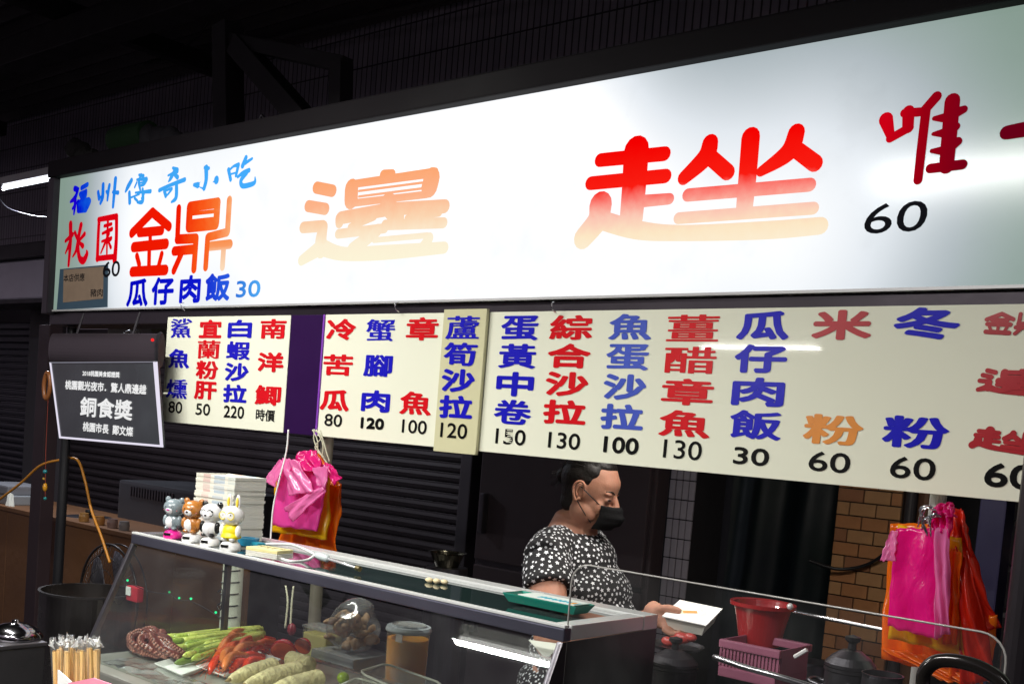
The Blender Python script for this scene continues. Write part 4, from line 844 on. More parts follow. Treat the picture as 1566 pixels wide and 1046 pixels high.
for i, (px, py) in enumerate(hs):
    a = onbed(px+2, py+14); a.z = zb+.012+.008*(i % 3); b = onbed(px+48+random.uniform(-12, 10), py-2+random.uniform(-8, 8)); b.z = a.z+.004
    t = thing('prawn', 'whole cooked red prawn in the heap beside the tomatoes', 'prawn', (a.x, a.y, zb), 0, 'cooked prawns heaped on the plate')
    d = b-a; n_ = Vector((-d.y, d.x, 0)).normalized(); up = Vector((0, 0, .016))
    pts = [a+d*f+up*math.sin(f*math.pi)+n_*.016*math.sin(f*2.6) for f in [k_/14 for k_ in range(15)]]
    rr = [.003+.0085*math.sin(min(1, f*1.6+.12)*math.pi*.62)*(1-.55*f)*(1+.10*(k_ % 2)) for k_, f in enumerate([k_/14 for k_ in range(15)])]
    obj('shell', tube(B(), pts, rr, 10), M_pr[i % 3], t, smooth=True)
    obj('eye', ball(B(), a+Vector((0, -.007, .006)), .0032, 8), M_black, t)
    bm = B()
    for kx in range(3): s0 = a+d*.1*kx; tube(bm, spline([s0+Vector((0, 0, .004)), s0-d*.25+n_*(.01*(kx-1))+Vector((0, 0, .01)), s0-d*.45+n_*(.02*(kx-1))+Vector((0, 0, .002))], 3), .0006, 4)
    for kx in range(5): s0 = a+d*(.2+.1*kx); tube(bm, [s0, s0-n_*.010-Vector((0, 0, .006))], [.0012, .0006], 4)
    obj('feelers', bm, M_pr[1], t)
M_tom = mat('tomato_skin', (.62, .012, .008), .15, 0, .15, 20, spec=.8, coat=.4); M_tomf = mat('tomato_flesh', (.75, .10, .02), .3, 0, .4, 60, .2)
for i, (px, py, r, lab) in enumerate(((432, 1010, .033, 'halved tomato standing skin outward next to the prawns'), (398, 996, .028, 'tomato half lying cut side up behind the prawns'), (462, 998, .024, 'small tomato half nearest the yellow tub'))):
    c = onbed(px, py); c.z = zb+r*.75; t = thing('tomato_half', lab, 'tomato', (c.x, c.y, zb))
    bm = B(); t_ = bmesh.new(); bmesh.ops.create_uvsphere(t_, u_segments=24, v_segments=16, radius=r)
    geo = bmesh.ops.bisect_plane(t_, geom=t_.verts[:]+t_.edges[:]+t_.faces[:], plane_co=(0, 0, 0), plane_no=(0, 0, 1), clear_outer=True); bmesh.ops.holes_fill(t_, edges=t_.edges[:])
    rot = Matrix.Rotation((2.3, .5, 2.0)[i]*1.0 if i != 1 else .5, 4, 'X') @ Matrix.Rotation((.6, .2, .4)[i], 4, 'Y'); bmesh.ops.transform(t_, matrix=rot, verts=t_.verts); bmesh.ops.translate(t_, verts=t_.verts, vec=c); merge(bm, t_); obj('skin', bm, M_tom, t, smooth=False)
    bm = lathe(B(), c, [(0, .0012), (r*.9, .0008), (r*.93, 0), (0, 0)], 24, rot); obj('cut_face', bm, M_tomf, t)
# bamboo shoots
M_bam = mat('bamboo_shoot', (.78, .60, .32), .3, 0, .5, 45, .6, 90); M_bamd = mat('bamboo_husk', (.30, .20, .07), .6, 0, .4, 30)
for i, (pa, pb, r, lab) in enumerate((((362, 1036), (430, 1014), .021, 'pale bamboo shoot with brown tip lying behind the others'), ((385, 1046), (480, 1018), .023, 'largest pale ridged bamboo shoot in the middle of the heap'), ((420, 1056), (500, 1034), .022, 'bamboo shoot at the bottom edge, nearest the plastic boxes'), ((455, 1012), (486, 1022), .020, 'cut thick bamboo shoot end behind the ridged ones'))):
    a, b = onbed(pa[0]-12, pa[1]+18), onbed(pb[0]-14, pb[1]+18); a.z = b.z = zb+r+.002+(.016 if i == 3 else 0)
    t = thing('bamboo_shoot', lab, 'bamboo shoot', (a.x, a.y, zb)); N_ = 40; pts = [a.lerp(b, f/N_) for f in range(N_+1)]
    rr = [r*(.25+.75*min(1, (f/N_)*2.4)**.6)*(1+.035*math.sin(f*2.1+i)+.02*math.sin(f*5.3)) if i != 3 else r*(1+.03*math.sin(f)) for f in range(N_+1)]
    obj('shoot', tube(B(), pts, rr, 18), M_bam, t, smooth=True)
    if i < 3: obj('tip', tube(B(), [a+(a-b)*.10, a+(b-a)*.06], [r*.05, r*.38], 12), M_bamd, t, smooth=True)
# octopus: mantle, head and curled arms with suckers
M_oct = mat('octopus_skin', (.13, .026, .020), .3, 0, .35, 25, .3, 60, spec=.7); M_suck = mat('octopus_sucker', (.34, .14, .10), .35, 0, .2, 60)
oc = onbed(207, 1003); oct_ = thing('octopus', 'cooked red-brown octopus with rows of suckers in the left of the case', 'octopus', (oc.x, oc.y, zb))
bm = B(); ball(bm, (oc.x+.04, oc.y+.06, zb+.04), (.045, .045, .04))
armp = []
for k_ in range(7):
    s0 = Vector((oc.x+.03, oc.y+.06, zb+.04)); an = math.pi*(1.0+.19*k_)-.9
    pts = spline([s0, s0+Vector((math.cos(an)*.06, math.sin(an)*.05, .025+.01*(k_ % 2))), s0+Vector((math.cos(an+.3)*.12, math.sin(an+.3)*.075, .01)), s0+Vector((math.cos(an+.9)*.14, math.sin(an+.9)*.06, -.018)), s0+Vector((math.cos(an+1.7)*.10, math.sin(an+1.7)*.05-.02, -.024))], 6)
    tube(bm, pts, [.0185*(1-.72*j/len(pts)) for j in range(len(pts))], 12); armp.append(pts)
bmesh.ops.transform(bm, matrix=Matrix.Translation(Vector((oc.x, oc.y, zb))) @ Matrix.Scale(.78, 4) @ Matrix.Translation(-Vector((oc.x, oc.y, zb))), verts=bm.verts); remesh('body', bm, M_oct, .0035, oct_, 4)
bm = B()
for pts in armp:
    for j in range(3, len(pts)-1):
        for s in (-1, 1):
            r = .0185*(1-.72*j/len(pts)); d = (pts[j+1]-pts[j]).normalized(); sd = d.cross(Vector((0, 0, 1))).normalized()
            c = pts[j]+Vector((.45, -.75, .45)).normalized()*r*.97+d*s*.003+Vector((0, 0, s*r*.30)); ball(bm, c, (.0042, .0040, .0042), 8)
bmesh.ops.transform(bm, matrix=Matrix.Translation(Vector((oc.x, oc.y, zb))) @ Matrix.Scale(.78, 4) @ Matrix.Translation(-Vector((oc.x, oc.y, zb))), verts=bm.verts); obj('suckers', bm, M_suck, oct_, smooth=True)
# cling film over the bed front
bm = tarp_bm(-2.40, -1.85, 0, 0, .09, .0, 40, 10); 
for v in bm.verts: v.co = Vector((v.co.x, YF+.01+v.co.z, ZBED+.004+.010*abs(noise.noise(Vector((v.co.x*25, v.co.z*30, 2))))))
tag(obj('cling_film', bm, pane_mat('cling_film', (.95, .95, .95), .05, .12, .25, 2.0), smooth=True), 'crumpled clear film on the steel bed in front of the octopus', 'film')
# tubs behind
def tub(px, pyb, Y, r, h, lab, liquid, name='food_tub', square=False):
    c = at(px, pyb, Y); z0 = ZW+.001; t = thing(name, lab, 'tub', (c.x, Y, z0)); top = at(px, pyb-h, Y).z
    wallm = pane_mat('tub_plastic', (.9, .9, .86), .10, .2, .05, 1)
    if square:
        obj('wall', box(B(), c.x-r, c.x+r, Y-r*.6, Y+r*.6, z0, top, .008), wallm, t); obj('contents', box(B(), c.x-r*.96, c.x+r*.96, Y-r*.56, Y+r*.56, z0+.004, z0+(top-z0)*.92, .006), liquid, t)
        obj('lid', box(B(), c.x-r*1.03, c.x+r*1.03, Y-r*.63, Y+r*.63, top+.0005, top+.010, .004), pane_mat('lid_plastic', (.9, .9, .85), .2, .2, .1), t)
    else:
        obj('wall', lathe(B(), (c.x, Y, z0), [(0, 0), (r*.94, 0), (r, (top-z0))], 40), wallm, t, smooth=False)
        obj('contents', lathe(B(), (c.x, Y, z0), [(0, .003), (r*.90, .003), (r*.96, (top-z0)*.90), (0, (top-z0)*.90)], 40), liquid, t)
        obj('lid', lathe(B(), (c.x, Y, top), [(r*.8, .016), (r*.82, .011), (r*1.02, .011), (r*1.07, .004), (r*1.07, 0), (r*1.02, -.004)], 40), mat('lid_grey', (.42, .46, .48), .3), t)
        obj('lid_top', lathe(B(), (c.x, Y, top), [(0, .013), (r*.8, .013), (r*.8, .010), (0, .010)], 40), pane_mat('lid_clear', (.9, .9, .85), .3, .2, .1), t)
        obj('label_tab', box(B(), c.x+r*.2, c.x+r*.62, Y-r*1.03, Y-r*.98, top-.022, top-.002, .001), pane_mat('tab', (.9, .9, .85), .4, .2, .05), t)
    return t
ora = mat('orange_pickle', (.95, .38, .03), .5, 0, .25, 14, .1, 20, sss=.2); yel = mat('yellow_broth', (.72, .64, .20), .4, 0, .15, 8)
tub(620, 1030, 1.99, .056, 68, 'round tub of orange pickle with a grey clip lid', ora)
tub(490, 1015, 2.02, .052, 54, 'pale yellow broth tub behind the tomatoes', yel, square=True)
c = at(540, 972, 2.0)
bgb = thing('food_bag', 'clear plastic bag of pale fried food beside the orange tub', 'bag', (c.x, 2.0, ZW))
bm = B(); random.seed(3)
for i in range(34): ball(bm, (c.x+random.uniform(-.06, .055), 2.0+random.uniform(-.035, .03), ZW+.165+random.uniform(-.035, .045)), (random.uniform(.010, .026), random.uniform(.008, .016), random.uniform(.008, .018)), 10, Matrix.Rotation(random.uniform(0, 3), 4, (random.random(), random.random(), .5)))
for v in bm.verts: v.co += .009*noise.noise_vector(v.co*45)
obj('fried_pieces', bm, mat('fried_food', (.36, .22, .11), .6, 0, .5, 30, .4, 40), bgb, smooth=True)
bm = B(); ball(bm, (c.x, 2.0, ZW+.175), (.080, .06, .066), 40)
for v in bm.verts:
    v.co += .010*noise.noise_vector(v.co*22)
    if v.co.z > ZW+.22: v.co.z += (v.co.z-ZW-.22)*.9; v.co.x += (v.co.z-ZW-.22)*.5
obj('film', bm, pane_mat('clear_bag', (.93, .93, .93), .08, .12, .18, 1.6), bgb, smooth=True)
obj('holder_tray', box(B(), c.x-.09, c.x+.085, 1.93, 2.07, ZW+.001, ZW+.11, .01), pane_mat('grey_tub', (.5, .55, .55), .25, .2, .1), bgb)
# open plastic boxes at the bottom edge
def openbox(pts, lab, h=.045):
    P = [onbed(*q, h) for q in pts]; c = sum(P, Vector())/len(P); t = thing('plastic_box', lab, 'box', (c.x, c.y, zb)); bm = B(); mm = pane_mat('box_plastic', (.93, .93, .88), .12, .15, .06, 1.3)
    inn = [Vector((c.x+(p.x-c.x)*.86, c.y+(p.y-c.y)*.86, zb+.001)) for p in P]
    n_ = len(P); b0 = [bm.verts.new(p) for p in inn]; b1 = [bm.verts.new((p.x, p.y, zb+h)) for p in P]; bm.faces.new(b0)
    for i in range(n_): bm.faces.new((b0[i], b0[(i+1) % n_], b1[(i+1) % n_], b1[i]))
    bmesh.ops.bevel(bm, geom=[e for e in bm.edges if abs((e.verts[0].co-e.verts[1].co).z) > .02], offset=.012, segments=4, affect='EDGES')
    obj('wall', bm, mm, t, smooth=False)
    rr = [Vector((p.x, p.y, zb+h)) for p in P]; rim = []
    for i in range(n_):
        a, b_, c_ = rr[i-1], rr[i], rr[(i+1) % n_]; rim += [b_.lerp(a, .12), b_.lerp(a, .05).lerp(c_, .05), b_.lerp(c_, .12)]
    obj('rim', tube(B(), rim+[rim[0]], .0028, 8, False), mat('box_rim', (.6, .6, .52), .3), t, smooth=True); return t
openbox([(548, 1027), (590, 1014), (680, 1046), (640, 1068)], 'open clear plastic box at the bottom edge in front of the orange tub')
t = openbox([(515, 1050), (545, 1036), (620, 1056), (600, 1085)], 'lower clear plastic tub with a green lime, cut off by the bottom edge', .03)
c = onbed(524, 1046); tag(obj('lime_piece', ball(B(), (c.x, c.y, zb+.016), .015, 16), mat('lime', (.35, .5, .02), .3), smooth=True), 'bright green lime beside the clear plastic tub', 'lime')
# white post with black twisted wire seen through the case
q = at(355, 900, 2.3); wpz = lambda py: at(355, py, 2.3).z
wp = thing('wrapped_pole', 'pale pole wound with black wire, seen through the case glass', 'pole', (q.x, 2.3, 0))
obj('pole', lathe(B(), (q.x, 2.3, 0), [(0, 0), (.036, 0), (.036, ZC-.035), (0, ZC-.035)], 24), mat('pale_pole', (.62, .62, .52), .5, 0, .2, 12), wp, smooth=False)
bm = B()
for j in range(6): z = wpz(880+j*18); tube(bm, [Vector((q.x+.039*math.cos(a_), 2.3+.039*math.sin(a_), z+.004*a_)) for a_ in [math.pi+i*math.pi/8 for i in range(9)]], .0022, 5)
tube(bm, spline([(q.x-.02, 2.255, wpz(905)), (q.x+.015, 2.25, wpz(900)), (q.x+.012, 2.25, wpz(930)), (q.x-.01, 2.25, wpz(925)), (q.x+.03, 2.255, wpz(915))], 5), .0025, 5)
obj('wire', bm, M_black, wp, smooth=True)
# green fairy lights inside the case
for i, (px, py) in enumerate(((195, 887), (259, 905), (274, 914), (292, 915), (330, 936), (351, 960))):
    c = at(px, py, 1.84); t = tag(obj('led_bead', ball(B(), c, .0036, 10), lamp_mat('green_led', (.02, 1, .35), (1.6, .5, 1.2, 1.6, 1.5, 1.2)[i]), smooth=True), ['green LED bead nearest the left case post', 'faint green LED bead, second from the case left', 'green LED bead left of the brightest middle pair', 'bright green LED bead in the middle of the case', 'green LED bead beside the wire-wound pole', 'lowest green LED bead, above the asparagus'][i], 'led light')
bm = tube(B(), spline([at(px, py+4, 1.845) for px, py in ((180, 880), (195, 887), (230, 900), (259, 905), (274, 914), (292, 915), (330, 936), (351, 960))], 4), .0012, 5)
tag(obj('led_wire', bm, M_black, smooth=True), 'thin dark wire joining the green LED beads', 'wire')
c = at(205, 905, 1.95); pkt = thing('seasoning_packet', 'small red and white packet inside the left end of the case', 'packet', (c.x, 1.95, ZW))
obj('pouch', box(B(), c.x-.03, c.x+.035, 1.94, 1.965, c.z-.03, c.z+.02, .006), mat('red_pouch', (.5, .03, .05), .3), pkt); obj('label', box(B(), c.x-.028, c.x+.0, 1.936, 1.9395, c.z-.012, c.z+.016, .001), M_white, pkt)

# ================================================================== BAGS
def sheet(name, quad, Y0, Y1, m, parent, amp=.006, fq=3, thick=.004, nx=22, nz=26, seed=0, bulge=.0, wav=.004, fray=0):
    """a soft plastic sheet between four photo corners tl, tr, br, bl, standing at depth Y0 (top) .. Y1 (bottom)"""
    tl, tr_, br_, bl = [at(*q, Y0 if i < 2 else Y1) for i, q in enumerate(quad)]
    bm = B(); F, K = [], []
    for side in (0, 1):
        g = []
        for i in range(nx+1):
            g.append([])
            for k_ in range(nz+1):
                u, v = i/nx, k_/nz; p = tl.lerp(tr_, u).lerp(bl.lerp(br_, u), v)
                fold = amp*math.sin((u*fq+seed+.35*math.sin(v*4+seed))*2*math.pi)*(.35+.65*v)+amp*.8*noise.noise(Vector((u*4+seed*3, v*4, seed)))
                bl_ = bulge*math.sin(u*math.pi)*math.sin(v*math.pi)
                p = p+Vector((wav*noise.noise(Vector((u*3, v*6, seed+9))), -fold-bl_ if side == 0 else -fold+thick, wav*noise.noise(Vector((u*6, v*3, seed+5)))))
                g[-1].append(bm.verts.new(p))
        for i in range(nx):
            for k_ in range(nz): bm.faces.new((g[i][k_], g[i+1][k_], g[i+1][k_+1], g[i][k_+1]))
        F.append(g)
    a, b = F
    for i in range(nx): bm.faces.new((a[i][0], a[i+1][0], b[i+1][0], b[i][0])); bm.faces.new((a[i][nz], a[i+1][nz], b[i+1][nz], b[i][nz]))
    for k_ in range(nz): bm.faces.new((a[0][k_], a[0][k_+1], b[0][k_+1], b[0][k_])); bm.faces.new((a[nx][k_], a[nx][k_+1], b[nx][k_+1], b[nx][k_]))
    return obj(name, bm, m, parent, smooth=True)
F_pink = film_mat('pink_film', (.88, .09, .46), .9, .45, .15); F_pinkl = film_mat('pale_pink_film', (.90, .26, .58), .82, .45, .15); F_hot = film_mat('hot_pink_film', (.95, .01, .34), .94, .5, .3)
F_yel = film_mat('yellow_film', (.92, .58, .01), .9, .45, .2); F_ora = film_mat('orange_film', (.98, .24, .01), .93, .5, .2); F_red = film_mat('red_film', (.75, .03, .01), .93); F_mag = film_mat('magenta_film', (.80, .02, .25))
g1 = thing('bag_bundle', 'orange plastic carrier bag hanging at the back of the left-hand bundle', 'bag', at(470, 680, 2.25), 0, 'carrier bags hanging left of the cook')
sheet('bag_body', [(478, 715), (521, 740), (512, 850), (420, 846)], 2.29, 2.30, F_ora, g1, .010, 4, .008, seed=.3)
sheet('handle', [(470, 690), (486, 690), (520, 745), (490, 745)], 2.27, 2.28, F_ora, g1, .006, 2, seed=.5)
g2 = thing('bag_bundle', 'yellow plastic carrier bag between the pink and the orange ones, left of the cook', 'bag', at(455, 700, 2.22), 0, 'carrier bags hanging left of the cook')
sheet('bag_body', [(424, 712), (503, 722), (498, 825), (414, 813)], 2.24, 2.23, F_yel, g2, .007, 3, .010, seed=.8, bulge=.01)
g3 = thing('bag_bundle', 'pink plastic carrier bag in front of the left-hand bundle, handles folded over', 'bag', at(455, 690, 2.18), 0, 'carrier bags hanging left of the cook')
sheet('bag_body', [(430, 703), (502, 710), (484, 812), (415, 803)], 2.20, 2.19, F_pink, g3, .005, 2.5, .006, seed=.1)
sheet('handle', [(456, 690), (482, 688), (492, 722), (446, 720)], 2.20, 2.17, F_mag, g3, .008, 2, .006, seed=.6)
sheet('handle', [(432, 700), (456, 704), (480, 752), (440, 758)], 2.175, 2.16, F_pinkl, g3, .006, 2, seed=.9)
sheet('handle', [(428, 702), (436, 712), (418, 745), (404, 734)], 2.18, 2.16, F_pinkl, g3, .003, 1, seed=.2)
sheet('handle', [(496, 706), (508, 712), (521, 730), (510, 742)], 2.19, 2.17, F_mag, g3, .003, 1, seed=.2)
sheet('handle', [(492, 742), (498, 752), (446, 797), (434, 776)], 2.165, 2.15, F_pinkl, g3, .004, 1.5, seed=.4)
sheet('handle', [(478, 715), (502, 712), (497, 745), (485, 742)], 2.165, 2.16, F_pinkl, g3, .003, 1, seed=.7)
stq = thing('bag_string', 'knotted pale strings holding the left-hand bags below the menu board', 'string', at(485, 660, 2.3))
for pts in (((478, 657), (486, 676), (484, 700)), ((484, 657), (494, 680), (492, 700)), ((482, 657), (480, 672), (488, 690), (503, 712)), ((490, 658), (499, 690), (504, 706)), ((480, 657), (492, 668), (482, 684), (496, 700))):
    obj('string', tube(B(), spline([at(*q, 2.26) for q in pts], 5), .0022, 5), mat('string_fibre', (.5, .5, .36), .7), stq, smooth=True)
bm = tube(B(), spline([at(441, 657, 2.16), at(438, 690, 2.15), at(428, 730, 2.13), at(418, 775, 2.12), at(414, 822, 2.11), at(413, 829, 2.1)], 6), .0026, 6)
tag(obj('hanging_cord', bm, M_white, smooth=True), 'thin white cord running down over the pink bag', 'cord')
q = at(468, 668, 2.35); tag(obj('bag_pole', lathe(B(), (q.x-.02, 2.46, 0), [(0, 0), (.022, 0), (.022, ZM1), (0, ZM1)], 20), mat('bag_pole_metal', (.20, .18, .14), .4, .4), smooth=False), 'grey pole behind the left-hand bundle of bags', 'pole')
for i, pts in enumerate((((437, 895), (440, 920), (436, 960)), ((449, 896), (446, 925), (444, 958)))):
    bm = tube(B(), spline([at(*q, 2.15) for q in pts], 5), .003, 6); tag(obj('cord', bm, mat('pale_cord_%d' % i, (.6, .58, .42), .6), smooth=True), ('left', 'right')[i]+' pale cord of the pair hanging inside the case above the tomatoes', 'cord')
c = at(446, 962, 2.15); tag(obj('cord_weight', ball(B(), c, (.014, .014, .020), 14), mat('dark_red_knob', (.16, .01, .02), .4), smooth=True), 'dark red knob at the end of the pale cords', 'knob')
# right-hand bags
YB = 2.22
h1 = thing('bag_bundle', 'orange plastic carrier bag at the back of the right-hand bundle', 'bag', at(1440, 770, YB+.06), 0, 'carrier bags hanging at the right')
sheet('bag_body', [(1362, 800), (1470, 800), (1500, 1046), (1347, 1006)], YB+.07, YB+.06, F_ora, h1, .008, 4, .008, seed=.25)
sheet('bag_body', [(1347, 990), (1440, 1005), (1500, 1052), (1440, 1040)], YB+.05, YB+.03, F_ora, h1, .008, 4, .008, seed=.75)
h2 = thing('bag_bundle', 'red plastic carrier bag fanned out to the right of the right-hand bundle', 'bag', at(1480, 780, YB+.04), 0, 'carrier bags hanging at the right')
sheet('bag_body', [(1452, 790), (1474, 800), (1527, 960), (1440, 980)], YB+.03, YB+.03, F_red, h2, .012, 3, .008, seed=.15, bulge=.04)
sheet('bag_body', [(1462, 830), (1482, 850), (1524, 1040), (1470, 1050)], YB+.01, YB+.0, F_red, h2, .010, 2, .008, seed=.65, bulge=.03)
sheet('bag_body', [(1455, 940), (1526, 940), (1512, 1042), (1452, 1034)], YB+.035, YB+.035, F_ora, h2, .010, 3, .008, seed=.45)
sheet('handle', [(1455, 775), (1474, 780), (1486, 850), (1462, 860)], YB+.02, YB+.01, F_red, h2, .008, 2, seed=.35)
h3 = thing('bag_bundle', 'yellow plastic carrier bag under the hot pink one in the right-hand bundle', 'bag', at(1400, 800, YB+.02), 0, 'carrier bags hanging at the right')
sheet('bag_body', [(1372, 801), (1470, 822), (1480, 1008), (1360, 975)], YB+.0, YB-.0, F_yel, h3, .008, 3, .008, seed=.55)
sheet('bag_body', [(1455, 838), (1470, 845), (1462, 985), (1440, 985)], YB-.02, YB-.02, F_ora, h3, .006, 2, .006, seed=.95)
h4 = thing('bag_bundle', 'hot pink plastic carrier bag in front of the right-hand bundle', 'bag', at(1420, 780, YB-.03), 0, 'carrier bags hanging at the right')
sheet('bag_body', [(1372, 808), (1448, 806), (1434, 978), (1356, 957)], YB-.04, YB-.05, F_hot, h4, .004, 1.5, .006, seed=.05)
sheet('handle', [(1362, 812), (1374, 810), (1368, 858), (1345, 857)], YB-.045, YB-.05, F_pinkl, h4, .003, 1, seed=.2)
sheet('side_fold', [(1428, 806), (1452, 808), (1452, 968), (1430, 976)], YB-.055, YB-.06, F_pinkl, h4, .007, 2, seed=.5)
sheet('handle', [(1428, 775), (1458, 772), (1452, 822), (1420, 804)], YB-.04, YB-.05, F_hot, h4, .010, 3, .008, seed=.7)
sheet('handle', [(1432, 770), (1456, 768), (1460, 790), (1424, 790)], YB-.05, YB-.055, F_mag, h4, .008, 3, .012, seed=.33)
bm = B(); random.seed(11)
for i in range(9): p0 = at(1424+i*2, 772+i*2.2, YB-.06); tube(bm, spline([p0, p0+Vector((random.uniform(-.03, -.005), -.005, random.uniform(-.02, .0))), p0+Vector((random.uniform(-.03, 0), 0, random.uniform(-.05, -.02)))], 4), .0016, 5)
tag(obj('foil_tie', bm, M_chrome, smooth=True), 'glittering clear ties on the knot of the right-hand bags', 'tie')
q = at(1444, 770, YB+.10); tag(obj('bag_pole', lathe(B(), (q.x-.06, 2.46, 0), [(0, 0), (.018, 0), (.018, ZM1), (0, ZM1)], 20), mat('pale_bag_pole', (.4, .4, .38), .4, .2), smooth=False), 'pale pole behind the knot of the right-hand bags', 'pole')

# ================================================================== COOK
head = at(903, 751, 2.82)
pn = thing('person', 'cook in a black star-print shirt and black face mask holding a white lunch box', 'person', (head.x-.12, 2.85, 0))
M_skin = mat('skin', (.40, .195, .13), .55, 0, .22, 22, .18, 220, sss=.12, spec=.3)
FD = Vector((.94, .26, 0)).normalized(); SD = Vector((-FD.y, FD.x, 0)); UP = Vector((0, 0, 1))
# head tilted down a little
tilt = math.radians(16)
FH = (FD*math.cos(tilt)-UP*math.sin(tilt)); UH = (UP*math.cos(tilt)+FD*math.sin(tilt)); 
RH = Matrix((FH, SD, UH)).transposed().to_4x4()
def hp(f, s, u): return head+FH*f+SD*s+UH*u
def eb(bm, c, r, seg=24): return ball(bm, c, r, seg, RH)
bm = B()
eb(bm, hp(.002, 0, .020), (.084, .075, .098)); eb(bm, hp(.022, 0, -.045), (.066, .062, .070)); eb(bm, hp(.050, 0, -.078), (.034, .040, .030)); eb(bm, hp(.052, 0, .038), (.034, .056, .042))
for s in (-1, 1):
    eb(bm, hp(.045, s*.036, -.032), (.034, .028, .034)); eb(bm, hp(.070, s*.030, .018), (.014, .024, .008)); eb(bm, hp(.072, s*.032, -.002), (.014, .018, .010)); eb(bm, hp(.015, s*.048, -.062), (.046, .027, .036))
tube(bm, [hp(.082, 0, .012), hp(.098, 0, -.014), hp(.102, 0, -.024)], [.009, .012, .013], 12)
for s in (-1, 1): eb(bm, hp(.094, s*.012, -.026), (.010, .009, .008), 12)
eb(bm, hp(.088, 0, -.052), (.014, .026, .010))
for s in (-1, 1):                        # ears
    eb(bm, hp(-.008, s*.074, .000), (.019, .009, .030)); eb(bm, hp(-.004, s*.078, -.022), (.010, .008, .012), 12)
# double chin, neck, shoulders
nb = Vector((head.x-.055, head.y, 1.395))
tube(bm, [hp(-.02, 0, -.03), hp(-.014, 0, -.09), nb+Vector((.01, 0, .02)), nb+Vector((-.01, 0, -.06))], [.060, .062, .072, .09], 20)
eb(bm, hp(.020, 0, -.092), (.052, .050, .028))
tc_ = Vector((head.x-.035, head.y+.02, 0))
for s in (-1, 1): tube(bm, [nb+Vector((0, 0, -.03)), nb+SD*s*.10+Vector((-.01, 0, -.06)), nb+SD*s*.17+Vector((-.005, 0, -.085))], [.055, .050, .055], 16)
# torso
def tor(z, f, a, b): ball(bm, tc_+FD*f+Vector((0, 0, z)), (a, b, .11), 24, Matrix((FD, SD, UP)).transposed().to_4x4())
for z, f, a, b in ((1.28, -.01, .11, .15), (1.20, .01, .140, .17), (1.10, .03, .155, .17), (1.0, .035, .16, .17), (.88, .02, .165, .18)): tor(z, f, a, b)
for s in (-1, 1):
    sh_ = nb+SD*s*.195+Vector((-.005, 0, -.105))
    hand = at(1012, 941, 2.47) if s < 0 else at(1002, 940, 2.62)
    el = at(842, 985, 2.50) if s < 0 else at(905, 985, 3.02)
    wr = hand+(el-hand).normalized()*.055
    tube(bm, spline([sh_, sh_.lerp(el, .5), el], 5), [.064-.0016*i for i in range(11)], 16)
    tube(bm, spline([el, el.lerp(wr, .35)+Vector((0, 0, .004)), wr], 6), [.044+.002*math.sin(i*.5)-.0014*i for i in range(13)], 16)
    ball(bm, el, .045, 16)
# right hand (near the camera): thumb on the lid, four fingers under the box
hand = at(1020, 942, 2.46); bcn = at(1046, 938, 2.46)
XF = Vector((.96, .10, -.02)).normalized(); XS = XF.cross(UP).normalized()   # XS points toward -y side
HM = Matrix((XF, UP.cross(XF).normalized(), UP)).transposed().to_4x4()
ball(bm, hand+Vector((-.012, 0, -.010)), (.040, .026, .027), 18, HM); ball(bm, hand+Vector((.008, .004, -.022)), (.034, .032, .016), 18, HM)
tube(bm, [hand+Vector((-.06, .01, .006)), hand+Vector((-.02, 0, -.006))], [.030, .030], 16)
tube(bm, spline([hand+Vector((-.028, -.008, .010)), hand+Vector((-.002, -.012, .020)), hand+Vector((.022, -.004, .021)), hand+Vector((.040, .002, .016))], 4), [.015, .0145, .014, .0135, .013, .0125, .0125, .012, .0115, .0115, .011, .0105, .009], 12)
for k_, (dx, dy, ln) in enumerate(((.020, -.026, .052), (.022, -.006, .060), (.018, .014, .056), (.012, .032, .044))):
    b0 = hand+Vector((dx-.012, dy, -.028)); tube(bm, spline([b0, b0+Vector((ln*.5, .001, -.010)), b0+Vector((ln*.85, .004, -.006)), b0+Vector((ln*1.02, .006, .0))], 4), [.0105-.00025*i for i in range(13)], 10)
# left hand under the far side
h2_ = hand+Vector((-.015, .12, -.012)); ball(bm, h2_, (.040, .024, .020), 16, HM)
for k_ in range(4): b0 = h2_+Vector((.02, .020-.018*k_-.01, -.012)); tube(bm, spline([b0, b0+Vector((.028, -.004, -.008)), b0+Vector((.050, -.008, -.004))], 4), [.0100-.0003*i for i in range(9)], 10)
tube(bm, [h2_+Vector((-.01, -.01, .01)), h2_+Vector((.018, -.014, .020))], [.013, .010], 10)
# hips and legs (hidden by the counter)
for s in (-1, 1):
    hpz = tc_+SD*s*.09+Vector((0, 0, .80)); tube(bm, [hpz, tc_+SD*s*.10+Vector((.02, 0, .45)), tc_+SD*s*.10+Vector((.0, 0, .07))], [.10, .068, .045], 16); tube(bm, [tc_+SD*s*.10+Vector((-.03, 0, .045)), tc_+SD*s*.10+FD*.17+Vector((0, 0, .03))], [.04, .032], 12)
remesh('body', bm, M_skin, .0042, pn, 7, .55)
